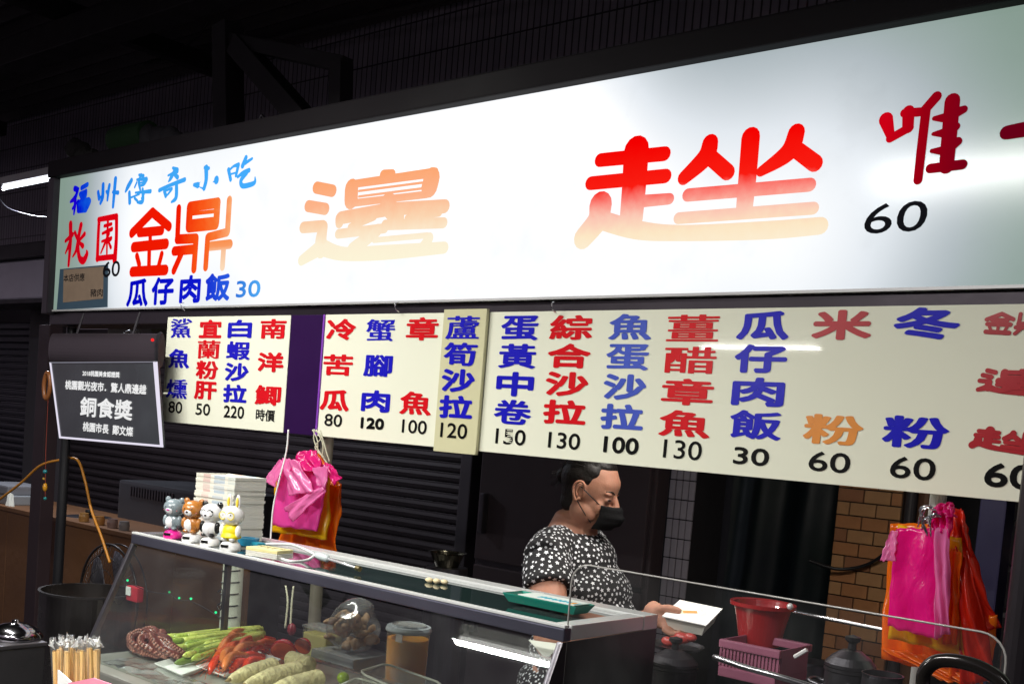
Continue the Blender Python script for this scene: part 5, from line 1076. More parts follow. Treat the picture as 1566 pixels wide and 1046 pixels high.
# shirt: own surface a little outside the body
bm = B()
for z, f, a, b in ((1.275, -.01, .128, .175), (1.19, .015, .160, .190), (1.09, .04, .175, .188), (.99, .045, .185, .19), (.87, .025, .19, .20)): tor(z, f, a, b)
for s in (-1, 1):
    sh_ = nb+SD*s*.195+Vector((-.005, 0, -.105)); el = at(842, 985, 2.50) if s < 0 else at(905, 985, 3.02)
    tube(bm, [nb+SD*s*.075+Vector((-.01, 0, -.055)), nb+SD*s*.13+Vector((-.01, 0, -.07)), sh_], [.058, .067, .075], 18)
    tube(bm, [nb+SD*s*.09+FD*.05+Vector((0, 0, -.085)), nb+SD*s*.09-FD*.05+Vector((0, 0, -.075))], [.055, .055], 14)
    tube(bm, spline([sh_, sh_.lerp(el, .20), sh_.lerp(el, .37)], 5), [.075+.0004*i for i in range(11)], 18)
shirt = remesh('shirt', bm, mat('black_shirt_cloth', (.007, .0065, .008), .8, 0, .2, 40, .4, 300), .006, pn, 8, .6)
NRM = [v.normal.copy() for v in shirt.data.vertices]
for v, n_ in zip(shirt.data.vertices, NRM):
    q_ = v.co.copy(); v.co = q_+n_*(.0065*noise.noise(Vector((q_.x*9, q_.y*9, q_.z*4.5)))+.0035*math.sin(q_.z*38+6*noise.noise(q_*5)+q_.x*20))
# star and dot print
import mathutils
sb = bmesh.new(); sb.from_mesh(shirt.data); off = wl(pn); random.seed(5)
fs = [f for f in sb.faces if f.calc_center_median().y+off.y < tc_.y+.2]; random.shuffle(fs)
placed = []; pb_ = B(); grid = {}
for f in fs:
    c = f.calc_center_median(); big = len(placed) % 3 == 0; r = random.uniform(.0062, .0092) if big else random.uniform(.0026, .0050)
    kx = (int(c.x/.03), int(c.y/.03), int(c.z/.03)); ok = True
    for dx in (-1, 0, 1):
        for dy in (-1, 0, 1):
            for dz in (-1, 0, 1):
                for (c2, r2) in grid.get((kx[0]+dx, kx[1]+dy, kx[2]+dz), ()):
                    if (c-c2).length < (r+r2)*1.12+.0012: ok = False
    if not ok: continue
    grid.setdefault(kx, []).append((c.copy(), r)); placed.append(1)
    n_ = f.normal; a = n_.orthogonal().normalized(); b = n_.cross(a); a0 = random.uniform(0, 6.28); k_ = 10 if big else 8
    vv = []
    for i in range(k_):
        rr = r*(1 if (i % 2 == 0 or not big) else .52); t_ = a0+2*math.pi*i/k_; vv.append(pb_.verts.new(c+n_*.0016+(a*math.cos(t_)+b*math.sin(t_))*rr))
    cv = pb_.verts.new(c+n_*.0022)
    for i in range(k_): pb_.faces.new((cv, vv[i], vv[(i+1) % k_]))
    if len(placed) > 3400: break
sb.free()
me = bpy.data.meshes.new('star_print'); pb_.to_mesh(me); pb_.free(); me.materials.append(mat('white_star_print', (.70, .71, .74), .75, var=.2)); o = bpy.data.objects.new('star_print', me); COL.objects.link(o); o.parent = shirt; o['kind'] = 'stuff'
# trousers
bm = B()
for s in (-1, 1): tube(bm, [tc_+SD*s*.085+Vector((0, 0, .84)), tc_+SD*s*.10+Vector((.02, 0, .45)), tc_+SD*s*.10+Vector((0, 0, .10))], [.125, .088, .066], 18)
ball(bm, tc_+Vector((0, 0, .80)), (.165, .19, .10), 20)
remesh('trousers', bm, mat('dark_trousers', (.02, .02, .025), .8), .012, pn, 5)
# hair with bun
M_hair = mat('black_hair', (.008, .006, .006), .5, 0, .4, 60, .3, 120, spec=.35)
bm = B()
eb(bm, hp(-.027, 0, .038), (.084, .079, .092)); eb(bm, hp(-.040, 0, .002), (.055, .066, .075)); eb(bm, hp(.008, 0, .087), (.052, .056, .034)); eb(bm, hp(-.046, 0, -.046), (.040, .052, .045))
for s in (-1, 1): eb(bm, hp(-.010, s*.052, .060), (.044, .026, .034)); eb(bm, hp(-.020, s*.066, .040), (.040, .014, .030)); tube(bm, [hp(.008, s*.070, .040), hp(.012, s*.070, .010)], [.008, .003], 8)
bnc = at(867, 727, 2.84); ball(bm, bnc, (.036, .036, .032)); ball(bm, bnc.lerp(head, .35), .030)
for i in range(12): a_ = i*.55; tube(bm, [bnc, bnc+SD*.035*math.cos(a_)+UP*.035*math.sin(a_)-FD*.012*math.sin(a_*3)], [.013, .005], 6)
hair = remesh('hair', bm, M_hair, .004, pn, 9)
bm = B(); random.seed(2)
for i in range(330):
    s = random.choice((-1, 1)); a_ = random.uniform(.0, 1.5)
    th = random.uniform(-1.35, 1.35); d0 = Vector((.88*math.cos(th)+.06, math.sin(th)*.98, .34+.42*math.cos(th)+random.uniform(-.05, .05))); d1 = Vector((-.95, random.uniform(-.25, .25), .25+random.uniform(-.25, .15))); lift = random.uniform(1.0, 1.035)
    hpth = []
    for q_ in range(8):
        d_ = d0.lerp(d1, q_/7).normalized(); hpth.append(hp(-.027+.084*lift*d_.x, .079*lift*d_.y, .038+.092*lift*d_.z))
    tube(bm, hpth+[bnc+SD*random.uniform(-.02, .02)+UP*random.uniform(-.02, .02)], [.0004, .0009, .0010, .0010, .0010, .0010, .0010, .0009, .0006], 4); continue
    p0 = hp(.030-.03*a_, s*(.010+.060*min(1, a_)), .104-.045*a_); p2 = bnc+SD*s*.012+UP*random.uniform(-.02, .015); pm = p0.lerp(p2, .5)+SD*s*.022*(1)+UH*(.040-.03*a_); 
    tube(bm, spline([p0, pm, p2], 4), .0008, 4)
for i in range(26):
    a_ = random.uniform(0, 6.28); c = bnc; e_ = c+SD*math.cos(a_)*.04+UH*math.sin(a_)*.05-FH*random.uniform(0, .05); tube(bm, spline([c, c.lerp(e_, .6)+UH*.008, e_], 3), .0007, 4)
obj('strands', bm, M_hair, hair, smooth=True)
for s in (-1, 1):
    bm = B(); ball(bm, hp(-.010, s*.080, -.002), (.016, .005, .027), 16, RH)
    tube(bm, spline([hp(.004, s*.084, -.020), hp(-.006, s*.087, -.030), hp(-.018, s*.090, -.016), hp(-.026, s*.092, .006), hp(-.020, s*.092, .024), hp(-.006, s*.088, .030), hp(.006, s*.085, .020), hp(.004, s*.084, .010)], 4), .0042, 8)
    tube(bm, spline([hp(-.006, s*.087, -.018), hp(-.014, s*.089, -.004), hp(-.012, s*.089, .012), hp(-.004, s*.087, .018)], 4), .003, 8); obj('ear', bm, M_skin, pn, smooth=True)
# eyes, brows, mask
for s in (-1, 1):
    eb_ = B(); eb(eb_, hp(.0805, s*.032, .001), (.006, .014, .0035), 12); obj('eyelid_line', eb_, mat('eye_dark', (.03, .012, .01), .3), pn, smooth=True)
    bm = B(); tube(bm, spline([hp(.085, s*.018, .022), hp(.081, s*.034, .028), hp(.066, s*.050, .024)], 4), .0022, 6); obj('eyebrow', bm, M_hair, pn, smooth=True)
bm = B(); nx, nz = 20, 16; g = []
for i in range(nx+1):
    g.append([])
    for k_ in range(nz+1):
        u = i/nx*2-1; v = k_/nz; an = u*.92
        up_ = -.010-.080*v - .010*abs(u); rad = .086+.022*math.sin(v*math.pi)*math.cos(an)**2+.010*(1-abs(u)); 
        g[-1].append(bm.verts.new(hp(.012+rad*math.cos(an)*(1-.20*max(0, v-.55))+.006*math.cos(an), .069*math.sin(an)*(1+.0*v)*1.03, up_)+FH*.0022*math.sin(v*20)*(1-.6*abs(u))))
for i in range(nx):
    for k_ in range(nz): bm.faces.new((g[i][k_], g[i+1][k_], g[i+1][k_+1], g[i][k_+1]))
ex = bmesh.ops.extrude_face_region(bm, geom=bm.faces[:]); bmesh.ops.translate(bm, vec=FH*.002, verts=[e for e in ex['geom'] if isinstance(e, bmesh.types.BMVert)])
mask = obj('face_mask', bm, mat('black_mask_cloth', (.005, .005, .006), .75, 0, .2, 30, .3, 400, spec=.2), pn, smooth=True)
for s in (-1, 1):
    bm = B(); tube(bm, spline([hp(.062, s*.056, -.020), hp(.030, s*.077, -.002), hp(-.006, s*.088, .016)], 4), .0020, 6); tube(bm, spline([hp(.056, s*.056, -.084), hp(.026, s*.076, -.056), hp(-.006, s*.088, -.026)], 4), .0018, 6); obj('ear_loop', bm, M_black, mask, smooth=True)
# lunch box in her hands
c = at(1046, 941, 2.46)
bxm = Matrix.Translation(hand+Vector((.056, .034, .000))) @ Matrix.Rotation(math.radians(13), 4, 'X') @ Matrix.Rotation(math.radians(12), 4, 'Z') @ Matrix.Rotation(math.radians(6), 4, 'Y')
lbx = thing('paper_lunch_box', 'white paper lunch box held out by the cook, orange picture on its lid', 'lunch box', bxm.translation)
bm = B(); T = [(-.045, -.05), (.045, -.05), (.045, .05), (-.045, .05)]; R_ = [(-.055, -.06), (.055, -.06), (.055, .06), (-.055, .06)]
for i in range(4): j = (i+1) % 4; quad_slab(bm, [Vector((*T[i], -.018)), Vector((*T[j], -.018)), Vector((*R_[j], .014)), Vector((*R_[i], .014))], (0, 0, .0015))
quad_slab(bm, [Vector((*q, -.0185)) for q in T], (0, 0, .0015)); bmesh.ops.transform(bm, matrix=bxm, verts=bm.verts); obj('tray', bm, M_pap, lbx)
obj('lid', box(B(), -.060, .060, -.068, .068, .0155, .0195, .0018, bxm), mat('white_lid', (.85, .85, .82), .45), lbx)
bm = lathe(B(), (0, 0, .0197), [(.026, .0003), (.037, .0003), (.037, 0), (.026, 0), (.026, .0003)], 28, None); bmesh.ops.transform(bm, matrix=bxm, verts=bm.verts); obj('print', bm, mat('pale_green_print', (.66, .78, .62), .5), lbx)
obj('print', box(B(), -.026, .012, -.010, .008, .0201, .0204, 0, bxm @ Matrix.Rotation(.5, 4, 'Z')), mat('orange_lid_print', (.75, .30, .08), .5), lbx)
# white cloth under the case end
c = at(835, 985, 1.95); bm = B(); quad_slab(bm, [at(808, 978, 1.95), at(862, 985, 1.95), at(838, 1004, 1.93), at(830, 1002, 1.93)], (0, .004, 0)); tag(obj('cloth', bm, M_pap), 'corner of a white cloth hanging behind the case glass, below the cook', 'cloth')

# ================================================================== RIGHT: GUARD AND KITCHEN
GX0, GX1 = at(872, 900, 1.5).x, at(1542, 975, 1.5).x; GZ = at(1200, 915, 1.5).z
gd = thing('acrylic_guard', 'upright clear acrylic guard with bright edges, right of the display case', 'guard', ((GX0+GX1)/2, 1.5, .9))
rc = .035; poly = [(GX0, .85), (GX1, .85)]
for i in range(7): a_ = i*math.pi/12; poly.append((GX1-rc+rc*math.cos(a_), GZ-rc+rc*math.sin(a_)))
for i in range(7): a_ = math.pi/2+i*math.pi/12; poly.append((GX0+rc+rc*math.cos(a_), GZ-rc+rc*math.sin(a_)))
obj('sheet', prism(B(), poly, 1.5, 1.504), M_acryl, gd)
obj('edge', tube(B(), [Vector((x, 1.502, z)) for x, z in poly[1:]+[poly[0]]], .0016, 6), mat('acrylic_edge', (.34, .33, .31), .2, 0, .05, emit=None), gd, smooth=True)
ct = thing('cooking_counter', 'dark steel cooking counter behind the acrylic guard', 'counter', (-.6, 1.8, 0))
obj('counter_top', box(B(), -1.06, .8, 1.52, 2.30, 1.04, 1.07, .004), M_steeld, ct); obj('cabinet', box(B(), -1.05, .79, 1.54, 2.28, 0, 1.038), M_dark, ct)
p = atz(1092, 1006, 1.17); bm = B()
bm = tube(B(), spline([at(1092, 1004, 1.62), at(1140, 1020, 1.60), at(1190, 1034, 1.60), at(1250, 1052, 1.62)], 6), .005, 8); tag(obj('rail', bm, M_steel, smooth=True), 'curved bright steel rail in front of the pink basket', 'rail')
a, b = at(1213, 935, 2.6), at(1352, 963, 2.6); tag(obj('shelf_rail', tube(B(), [a, a.lerp(b, .5), b, b+(b-a)*1.0], .005, 8), M_steel, smooth=True), 'straight steel rail between the red basin and the right-hand bags', 'rail')
def rad(px, py, Y, w): return w/2*(at(px, py, Y)-EYE).dot(_f)/FPX
bk = at(1165, 925, 2.1); z0 = at(1165, 965, 2.1).z
# pink basket with real holes between bars
b0, b1 = at(1122, 980, 2.0), at(1222, 1000, 2.0); pb0 = thing('pink_basket', 'pink perforated plastic basket under the red basin', 'basket', ((b0.x+b1.x)/2, 2.0, 1.07))
cx_, w_, zt_, zb_ = (b0.x+b1.x)/2, (b1.x-b0.x)/2, at(1170, 980, 2.0).z, at(1170, 1036, 2.0).z
w_ *= .86; M_pk = mat('pink_basket_plastic', (.30, .10, .16), .4, 0, .1, coat=.2); bm = B()
for i in range(17):
    x = cx_-w_+2*w_*i/16; box(bm, x-.0022, x+.0022, 1.93, 1.933, zb_+.02, zt_-.015)
for j in range(6): z = zb_+.02+(zt_-zb_-.035)*j/5; box(bm, cx_-w_, cx_+w_, 1.9335, 1.936, z-.0020, z+.0020)
obj('lattice', bm, M_pk, pb0); obj('rim', box(B(), cx_-w_-.004, cx_+w_+.004, 1.926, 1.94, zt_-.016, zt_, .003), M_pk, pb0); obj('rim', box(B(), cx_-w_-.004, cx_+w_+.004, 2.06, 2.074, zt_-.016, zt_, .003), M_pk, pb0)
obj('base', box(B(), cx_-w_, cx_+w_, 1.926, 2.07, zb_, zb_+.02, .003), M_pk, pb0); obj('side', box(B(), cx_-w_-.003, cx_-w_, 1.9405, 2.059, zb_+.02, zt_-.001), M_pk, pb0); obj('side', box(B(), cx_+w_, cx_+w_+.003, 1.9405, 2.059, zb_+.02, zt_-.001), M_pk, pb0)
rb = at(1166, 935, 2.08); rr_ = rad(1166, 930, 2.08, 94); zt2 = at(1166, 922, 2.08).z; zb2 = at(1166, 985, 2.08).z
rbn = thing('red_basin', 'red plastic basin stacked on the pink basket', 'basin', (rb.x, 2.08, zb2))
obj('bowl', lathe(B(), (rb.x, 2.08, zb2), [(0, 0), (rr_*.66, 0), (rr_*.80, (zt2-zb2)*.55), (rr_*.94, zt2-zb2), (rr_*1.06, zt2-zb2+.002), (rr_*1.06, zt2-zb2-.006), (rr_*.92, zt2-zb2-.006), (rr_*.78, (zt2-zb2)*.55), (rr_*.62, .004), (0, .004)], 44), mat('red_basin_plastic', (.32, .007, .010), .3, 0, .08, coat=.3), rbn, smooth=False)
q = at(1188, 930, 2.0); tag(obj('steel_ladle', ball(B(), (q.x, 2.06, q.z), (.007, .007, .007), 12), M_rail, smooth=True), 'shiny round ladle end inside the red basin', 'ladle')
def pot(px, py, Y, wpx, hpx, lab, lidk=False, m=M_steeld, z0=1.071):
    c = at(px, py, Y); r = rad(px, py, Y, wpx); top = c.z; t = thing('steel_pot', lab, 'pot', (c.x, Y, z0))
    obj('pot_body', lathe(B(), (c.x, Y, z0), [(0, 0), (r*.95, 0), (r, .01), (r, top-z0-.004), (r*1.05, top-z0), (r*1.05, top-z0-.006), (r*1.0, top-z0-.008)] if lidk else [(0, 0), (r*.95, 0), (r, .01), (r, top-z0-.006), (r*1.04, top-z0), (r*.97, top-z0), (r*.96, .01), (0, .01)], 40), m, t, smooth=False)
    if lidk:
        obj('lid', lathe(B(), (c.x, Y, top+.001), [(r*1.03, 0), (r*1.03, .006), (r*.8, .018), (r*.4, .030), (0, .034)], 40), m, t, smooth=False); obj('lid_knob', lathe(B(), (c.x, Y, top+.034), [(0, 0), (.008, 0), (.007, .010), (.014, .016), (.014, .022), (0, .026)], 20), M_black, t, smooth=False)
    for s in (-1, 1): obj('handle', tube(B(), spline([(c.x+s*r, Y-.02, top-.04), (c.x+s*(r+.025), Y-.016, top-.035), (c.x+s*(r+.025), Y+.016, top-.035), (c.x+s*r, Y+.02, top-.04)], 4), .004, 6), m, t, smooth=True)
    return t
pot(1030, 1016, 1.95, 72, 40, 'dark lidded pot below the cook\'s hands', True, M_dark)
pot(1300, 1020, 1.9, 74, 40, 'steel lidded pot right of the pink basket', True)
pot(1240, 1010, 2.15, 50, 40, 'open steel pot between the pink basket and the lidded pot')
pot(1350, 1030, 1.85, 60, 40, 'small open steel pot left of the right-hand bags')
q = at(1232, 998, 1.98); bm = tube(B(), [at(1215, 1004, 1.9), at(1234, 993, 1.9)], .004, 6); tag(obj('spoon_handle', bm, M_white), 'short white spoon handle leaning over the steel pots', 'spoon')
for i, (px, py, r) in enumerate(((1043, 975, .012), (1033, 979, .010), (1056, 974, .009), (1022, 980, .010))):
    c = at(px, py, 2.0); tag(obj('sausage', ball(B(), c, (r*1.7, r, r), 14), mat('red_meat_%d' % i, (.42, .05, .04), .35, 0, .3, 40), smooth=True), ['red sausage piece right under the thumb of the cook', 'pinkish sausage piece below the lunch box', 'dark red sausage piece nearest the basin', 'leftmost red sausage piece under the hand'][i], 'sausage')
c = at(1035, 990, 2.0); tag(obj('serving_tray', lathe(B(), (at(1035, 985, 2.0).x, 2.0, at(1035, 985, 2.0).z-.008), [(0, 0), (.05, 0), (.06, .008), (.058, .008), (.05, .002), (0, .002)], 32), M_steeld, smooth=False), 'small dark steel dish holding the red sausage pieces', 'dish')
# black tube arc bottom right
bm = tube(B(), spline([at(1412, 1060, 1.3), at(1413, 1030, 1.3), at(1430, 1012, 1.3), at(1460, 1010, 1.3), at(1498, 1020, 1.3), at(1530, 1040, 1.3), at(1540, 1060, 1.3)], 8), .0085, 12)
arc = thing('stool_back', 'curved black tube back of a stool at the bottom right', 'stool', at(1470, 1040, 1.3)); obj('tube_frame', bm, mat('black_gloss_tube', (.015, .013, .012), .15, .3), arc, smooth=True)

# ================================================================== LEFT: OTHER STALL
# wooden counter
wa, wb = at(-120, 842, 3.2), at(235, 822, 3.2)
ZWD = .965
wc_ = thing('wooden_counter', 'brown plywood counter of the neighbouring stall at the left', 'counter', ((wa.x+wb.x)/2, 3.3, 0))
M_ply = mat('stained_plywood', (.17, .075, .03), .6, 0, .35, 3, .2, 20)
pw = .62; x = wa.x-.6
while x < wb.x+.4:
    obj('panel', box(B(), x, x+pw-.006, 3.2, 3.218, 0, ZWD-.02, .002), M_ply, wc_); x += pw
obj('counter_top', box(B(), wa.x-.6, wb.x+.5, 3.19, 3.7, ZWD-.019, ZWD+.008, .004), M_ply, wc_); obj('frame', box(B(), wa.x-.58, wb.x+.45, 3.22, 3.26, 0, ZWD-.021), M_beam, wc_)
q = at(20, 815, 3.3); 
fb = thing('foam_box', 'stack of pale foam boxes on the plywood counter at the left edge', 'box', (q.x, 3.35, ZWD))
obj('box_body', box(B(), q.x-.35, q.x+.05, 3.25, 3.5, ZWD+.009, ZWD+.07, .008), mat('grey_foam', (.30, .32, .34), .7), fb); obj('lid', box(B(), q.x-.36, q.x+.02, 3.24, 3.51, ZWD+.071, ZWD+.13, .01), mat('grey_foam_lid', (.22, .22, .24), .6), fb)
bm = B(); 
for i in range(4): quad_slab(bm, [Vector((q.x+.02+.012*i, 3.23-.004*i, ZWD+.009)), Vector((q.x+.13-.01*i, 3.235-.004*i, ZWD+.009)), Vector((q.x+.08-.012*i, 3.25-.004*i, ZWD+.08)), Vector((q.x+.03, 3.25-.004*i, ZWD+.09))], (0, .002, 0))
obj('wrapping', bm, M_pap, fb)
# lidded wok pot + cups on the counter
c = at(118, 800, 3.35); lp = thing('lidded_wok', 'dark lidded wok with gleaming rim on the plywood counter', 'pot', (c.x, 3.4, ZWD))
zz = at(118, 803, 3.35).z; R0 = .19
obj('pot_body', lathe(B(), (c.x, 3.42, ZWD+.009), [(0, 0), (R0*.7, 0), (R0*.92, (zz-ZWD)*.6), (R0, zz-ZWD-.01)], 40), M_dark, lp, smooth=False)
obj('lid', lathe(B(), (c.x, 3.42, zz), [(R0*1.12, 0), (R0*1.13, .006), (R0*.9, .025), (R0*.45, .05), (0, .058)], 48), mat('lid_steel', (.10, .10, .11), .15, 1), lp, smooth=True)
obj('lid_knob', lathe(B(), (c.x, 3.42, zz+.057), [(0, 0), (.014, 0), (.012, .018), (.022, .026), (.02, .036), (0, .04)], 20), M_black, lp)
for i, px in enumerate((122, 146, 166, 184)):
    c = at(px, 818, 3.23); tag(obj('jar', lathe(B(), (c.x, 3.25, ZWD+.009), [(0, 0), (.028, 0), (.03, .03), (.026, .045), (.026, .05), (0, .05)], 20), mat('jar_%d' % i, ((.42, .22, .07), (.40, .18, .05), (.25, .16, .14), (.22, .2, .2))[i], .3), smooth=False), ['leftmost amber sauce jar of the row on the plywood counter', 'second amber sauce jar on the plywood counter', 'brownish sauce jar, third in the row on the counter', 'greyish sauce jar nearest the display case'][i], 'jar')
# electric fan behind the post
c = at(165, 915, 2.75); R0 = .26
fan = thing('electric_fan', 'dark standing fan with wire guard behind the big steel pot', 'fan', (c.x, 2.78, 0))
fr_m = Matrix.Rotation(math.radians(90), 4, 'X') @ Matrix.Identity(4)
def ring(bm, rad, y, r, n=40): tube(bm, [Vector((c.x+rad*math.cos(2*math.pi*i/n), y, c.z+rad*math.sin(2*math.pi*i/n))) for i in range(n+1)], r, 6, False)
bm = B(); ring(bm, R0, 2.75, .006); ring(bm, R0, 2.80, .004); ring(bm, R0*.55, 2.715, .002); ring(bm, R0*.8, 2.725, .002)
for i in range(56):
    a_ = 2*math.pi*i/56; tube(bm, [Vector((c.x+.05*math.cos(a_), 2.70, c.z+.05*math.sin(a_))), Vector((c.x+R0*.6*math.cos(a_+.1), 2.71, c.z+R0*.6*math.sin(a_+.1))), Vector((c.x+R0*math.cos(a_+.18), 2.75, c.z+R0*math.sin(a_+.18)))], .0013, 4)
obj('guard', bm, mat('fan_guard', (.05, .045, .045), .35, .6), fan, smooth=True)
for i in range(5):
    bm = B(); a_ = i*2*math.pi/5; g = []
    for j in range(7):
        g.append([])
        for k_ in range(5):
            r = .04+(R0*.88-.04)*j/6; w = (k_/4-.5)*(.5+.5*math.sin(j/6*2.6)); g[-1].append(bm.verts.new((c.x+r*math.cos(a_+w), 2.765+.03*(k_/4-.5), c.z+r*math.sin(a_+w))))
    for j in range(6):
        for k_ in range(4): bm.faces.new((g[j][k_], g[j+1][k_], g[j+1][k_+1], g[j][k_+1]))
    ex = bmesh.ops.extrude_face_region(bm, geom=bm.faces[:]); bmesh.ops.translate(bm, vec=(0, .003, 0), verts=[e for e in ex['geom'] if isinstance(e, bmesh.types.BMVert)])
    obj('blade', bm, mat('fan_blade', (.10, .10, .12), .3), fan, smooth=True)
obj('hub', lathe(B(), (c.x, 2.79, c.z), [(0, -.01), (.05, -.01), (.055, .02), (.05, .09), (0, .095)], 24, Matrix.Rotation(math.pi/2, 4, 'X')), M_black, fan)
obj('stand', lathe(B(), (c.x, 2.82, 0), [(0, 0), (.18, 0), (.17, .02), (.02, .04), (.015, .05), (.015, c.z), (0, c.z)], 28), M_black, fan)
# big pots in front
c = at(135, 908, 2.35); R0 = 139/2*(at(135, 905, 2.35)-EYE).dot(_f)/FPX
bp2 = thing('stock_pot', 'large deep steel stock pot behind the chopsticks', 'pot', (c.x, 2.35, .45))
zt_ = at(135, 902, 2.35).z
obj('pot_body', lathe(B(), (c.x, 2.35, .45), [(0, 0), (R0*.97, 0), (R0, .02), (R0, zt_-.45-.01), (R0*1.03, zt_-.45), (R0*.97, zt_-.45), (R0*.96, .02), (0, .02)], 60), mat('stockpot_steel', (.34, .32, .31), .25, 1, .2), bp2, smooth=False)
obj('soup', lathe(B(), (c.x, 2.35, zt_-.10), [(0, 0), (R0*.955, 0), (R0*.955, -.01), (0, -.01)], 40), mat('dark_soup', (.03, .018, .01), .1), bp2)
obj('stove', box(B(), c.x-R0*.8, c.x+R0*.8, 2.35-R0*.8, 2.35+R0*.8, 0, .449, .01), M_dark, bp2)
zt3 = .957
sbx = thing('soup_station', 'dark steel soup station at the bottom left corner', 'stove', (-3.3, 1.36, 0))
obj('cabinet', box(B(), -3.7, -3.0, 1.12, 1.55, 0, zt3-.012, .004), mat('station_steel', (.13, .125, .13), .35, .8, .3, 5, .1), sbx); obj('top_plate', box(B(), -3.7, -2.996, 1.116, 1.554, zt3-.0115, zt3, .003), mat('grimy_plate', (.16, .15, .16), .4, .8, .4), sbx)
c = atx(12, 975, -3.09)
tag(obj('wok_lid', lathe(B(), (c.x, c.y+.02, zt3+.001), [(.075, 0), (.078, .005), (.064, .026), (.035, .040), (.010, .044), (.010, .052), (0, .054)], 48), mat('bright_lid', (.35, .35, .37), .12, 1), smooth=True), 'shiny domed steel lid at the left edge on the soup station', 'lid')
# chopstick packs
cbx_ = at(118, 1046, 1.1)
cz0 = at(118, 1075, 1.1).z; cz1 = at(118, 985, 1.1).z
hold = thing('chopstick_box', 'pink and white card box holding the wrapped chopsticks', 'box', (cbx_.x, 1.1, cz0))
obj('front_panel', quad_slab(B(), [at(88, 1024, 1.05), at(108, 1042, 1.05), at(112, 1080, 1.05), at(88, 1080, 1.05)], (0, .003, 0)), M_white, hold)
obj('front_panel', quad_slab(B(), [at(104, 1044, 1.045), at(142, 1036, 1.05), at(170, 1046, 1.05), at(170, 1080, 1.05), at(110, 1080, 1.045)], (0, .003, 0)), mat('pink_card', (.75, .25, .35), .5), hold)
obj('base', box(B(), at(82, 1060, 1.1).x, at(160, 1060, 1.1).x, 1.06, 1.15, cz0, cz0+.01), mat('red_card', (.4, .03, .04), .5), hold)
obj('stand', box(B(), at(82, 1060, 1.1).x-.01, at(160, 1060, 1.1).x+.01, 1.04, 1.16, 0, cz0-.001), M_dark, hold)
M_wd = mat('chopstick_wood', (.85, .56, .20), .5, 0, .2, 30); M_wrap = pane_mat('clear_wrapper', (.99, .98, .95), .05, .15, .12, 1.0); random.seed(8)
for i in range(17):
    px = 84+68*(i+.5)/17+random.uniform(-1.5, 1.5); Yc = 1.08+.05*((i*7) % 5)/4; a = at(px+random.uniform(-3, 1), 1078, Yc); b = at(px+random.uniform(-2, 3), 984+random.uniform(-5, 4), Yc)
    t = thing('chopstick_pack', 'pair of wooden chopsticks in a clear wrapper standing in the pink box', 'chopsticks', (a.x, Yc, a.z), 0, 'wrapped chopsticks in the pink box')
    for s in (-1, 1): obj('chopstick', post('', '', a+Vector((s*.0026, 0, 0)), b+Vector((s*.0026, 0, -.012)), .0038), M_wd, t)
    w_ = .0085; top = b+Vector((random.uniform(-.004, .004), random.uniform(-.006, .004), random.uniform(.002, .012))); bm = B(); g = []
    for j in range(9):
        f = j/8; cc = a.lerp(top, f); ww = w_*(1+.5*max(0, f-.8)*5*random.uniform(.3, 1)); g.append([bm.verts.new(cc+Vector((ww*math.cos(q_)+random.uniform(-.001, .001), .0045*math.sin(q_)-.0002, .004*math.sin(q_*3+i)*(f > .85)))) for q_ in [k_*math.pi/4 for k_ in range(8)]])
    for A, C in zip(g, g[1:]):
        for k_ in range(8): bm.faces.new((A[k_], A[(k_+1) % 8], C[(k_+1) % 8], C[k_]))
    bm.faces.new(g[-1]); obj('wrapper', bm, M_wrap, t, smooth=True)
    bm = B(); cc = b+Vector((0, -.002, .002))
    for j in range(5): c0 = cc+Vector((random.uniform(-.008, .008), random.uniform(-.008, .004), random.uniform(-.004, .008))); quad_slab(bm, [c0+Vector((random.uniform(-.011, .011), random.uniform(-.005, .005), random.uniform(-.009, .009))) for _ in range(3)], (.0003, .0006, 0))
    obj('wrapper_end', bm, pane_mat('crinkled_film', (.97, .97, .97), .35, .15, .3, 2) if i == 0 else bpy.data.materials['crinkled_film'], t)
# black canopy post at left, other slim post
a, b = at(104, 690, 2.0), at(80, 1000, 2.0); a = Vector(((a.x+b.x)/2, 2.0, 0))
tag(obj('stall_post', lathe(B(), (at(93, 800, 2.47).x, 2.47, 0), [(0, 0), (.022, 0), (.022, ZB-.07), (0, ZB-.07)], 20), M_black, smooth=False), 'thin black post left of the case, below the award plaque', 'post')
x_ = at(66, 500, 3.0); tag(obj('shutter_track', box(B(), at(60, 500, 3.0).x, at(76, 500, 3.0).x, 3.0, 3.08, 0, ZB+.02, .005), mat('brown_track', (.05, .032, .038), .5, .2)), 'dark brown upright channel left of the lamp bar', 'post')
# orange hose, bead pendant
bm = tube(B(), spline([at(-20, 778, 2.5), at(30, 740, 2.5), at(62, 712, 2.5), at(95, 703, 2.5), at(118, 703, 2.5), at(130, 735, 2.5), at(140, 780, 2.5), at(155, 820, 2.5), at(168, 860, 2.5)], 8), .006, 8)
tag(obj('orange_hose', bm, mat('orange_rubber', (.55, .22, .02), .4), smooth=True), 'thin orange hose arching over the neighbouring stall', 'hose')
bead = thing('bead_pendant', 'hanging bead pendant with turquoise and amber beads at the left', 'pendant', at(68, 730, 2.45))
for nm, px, py, r, m_ in (('bead', 69, 721, .010, (.02, .22, .25)), ('amber_bead', 69, 745, (.011, .011, .020), (.65, .30, .02)), ('bead', 69, 762, .008, (.02, .25, .25)), ('bead', 67, 732, .006, (.5, .3, .05))):
    obj(nm, ball(B(), at(px, py, 2.45), r, 14), mat('bead_%d' % py, m_, .15, 0, .05, coat=.5), bead, smooth=True)
obj('thread', tube(B(), [at(74, 600, 2.45), at(70, 690, 2.45), at(69, 765, 2.45)], .0012, 5), mat('red_thread', (.3, .05, .03), .7), bead)
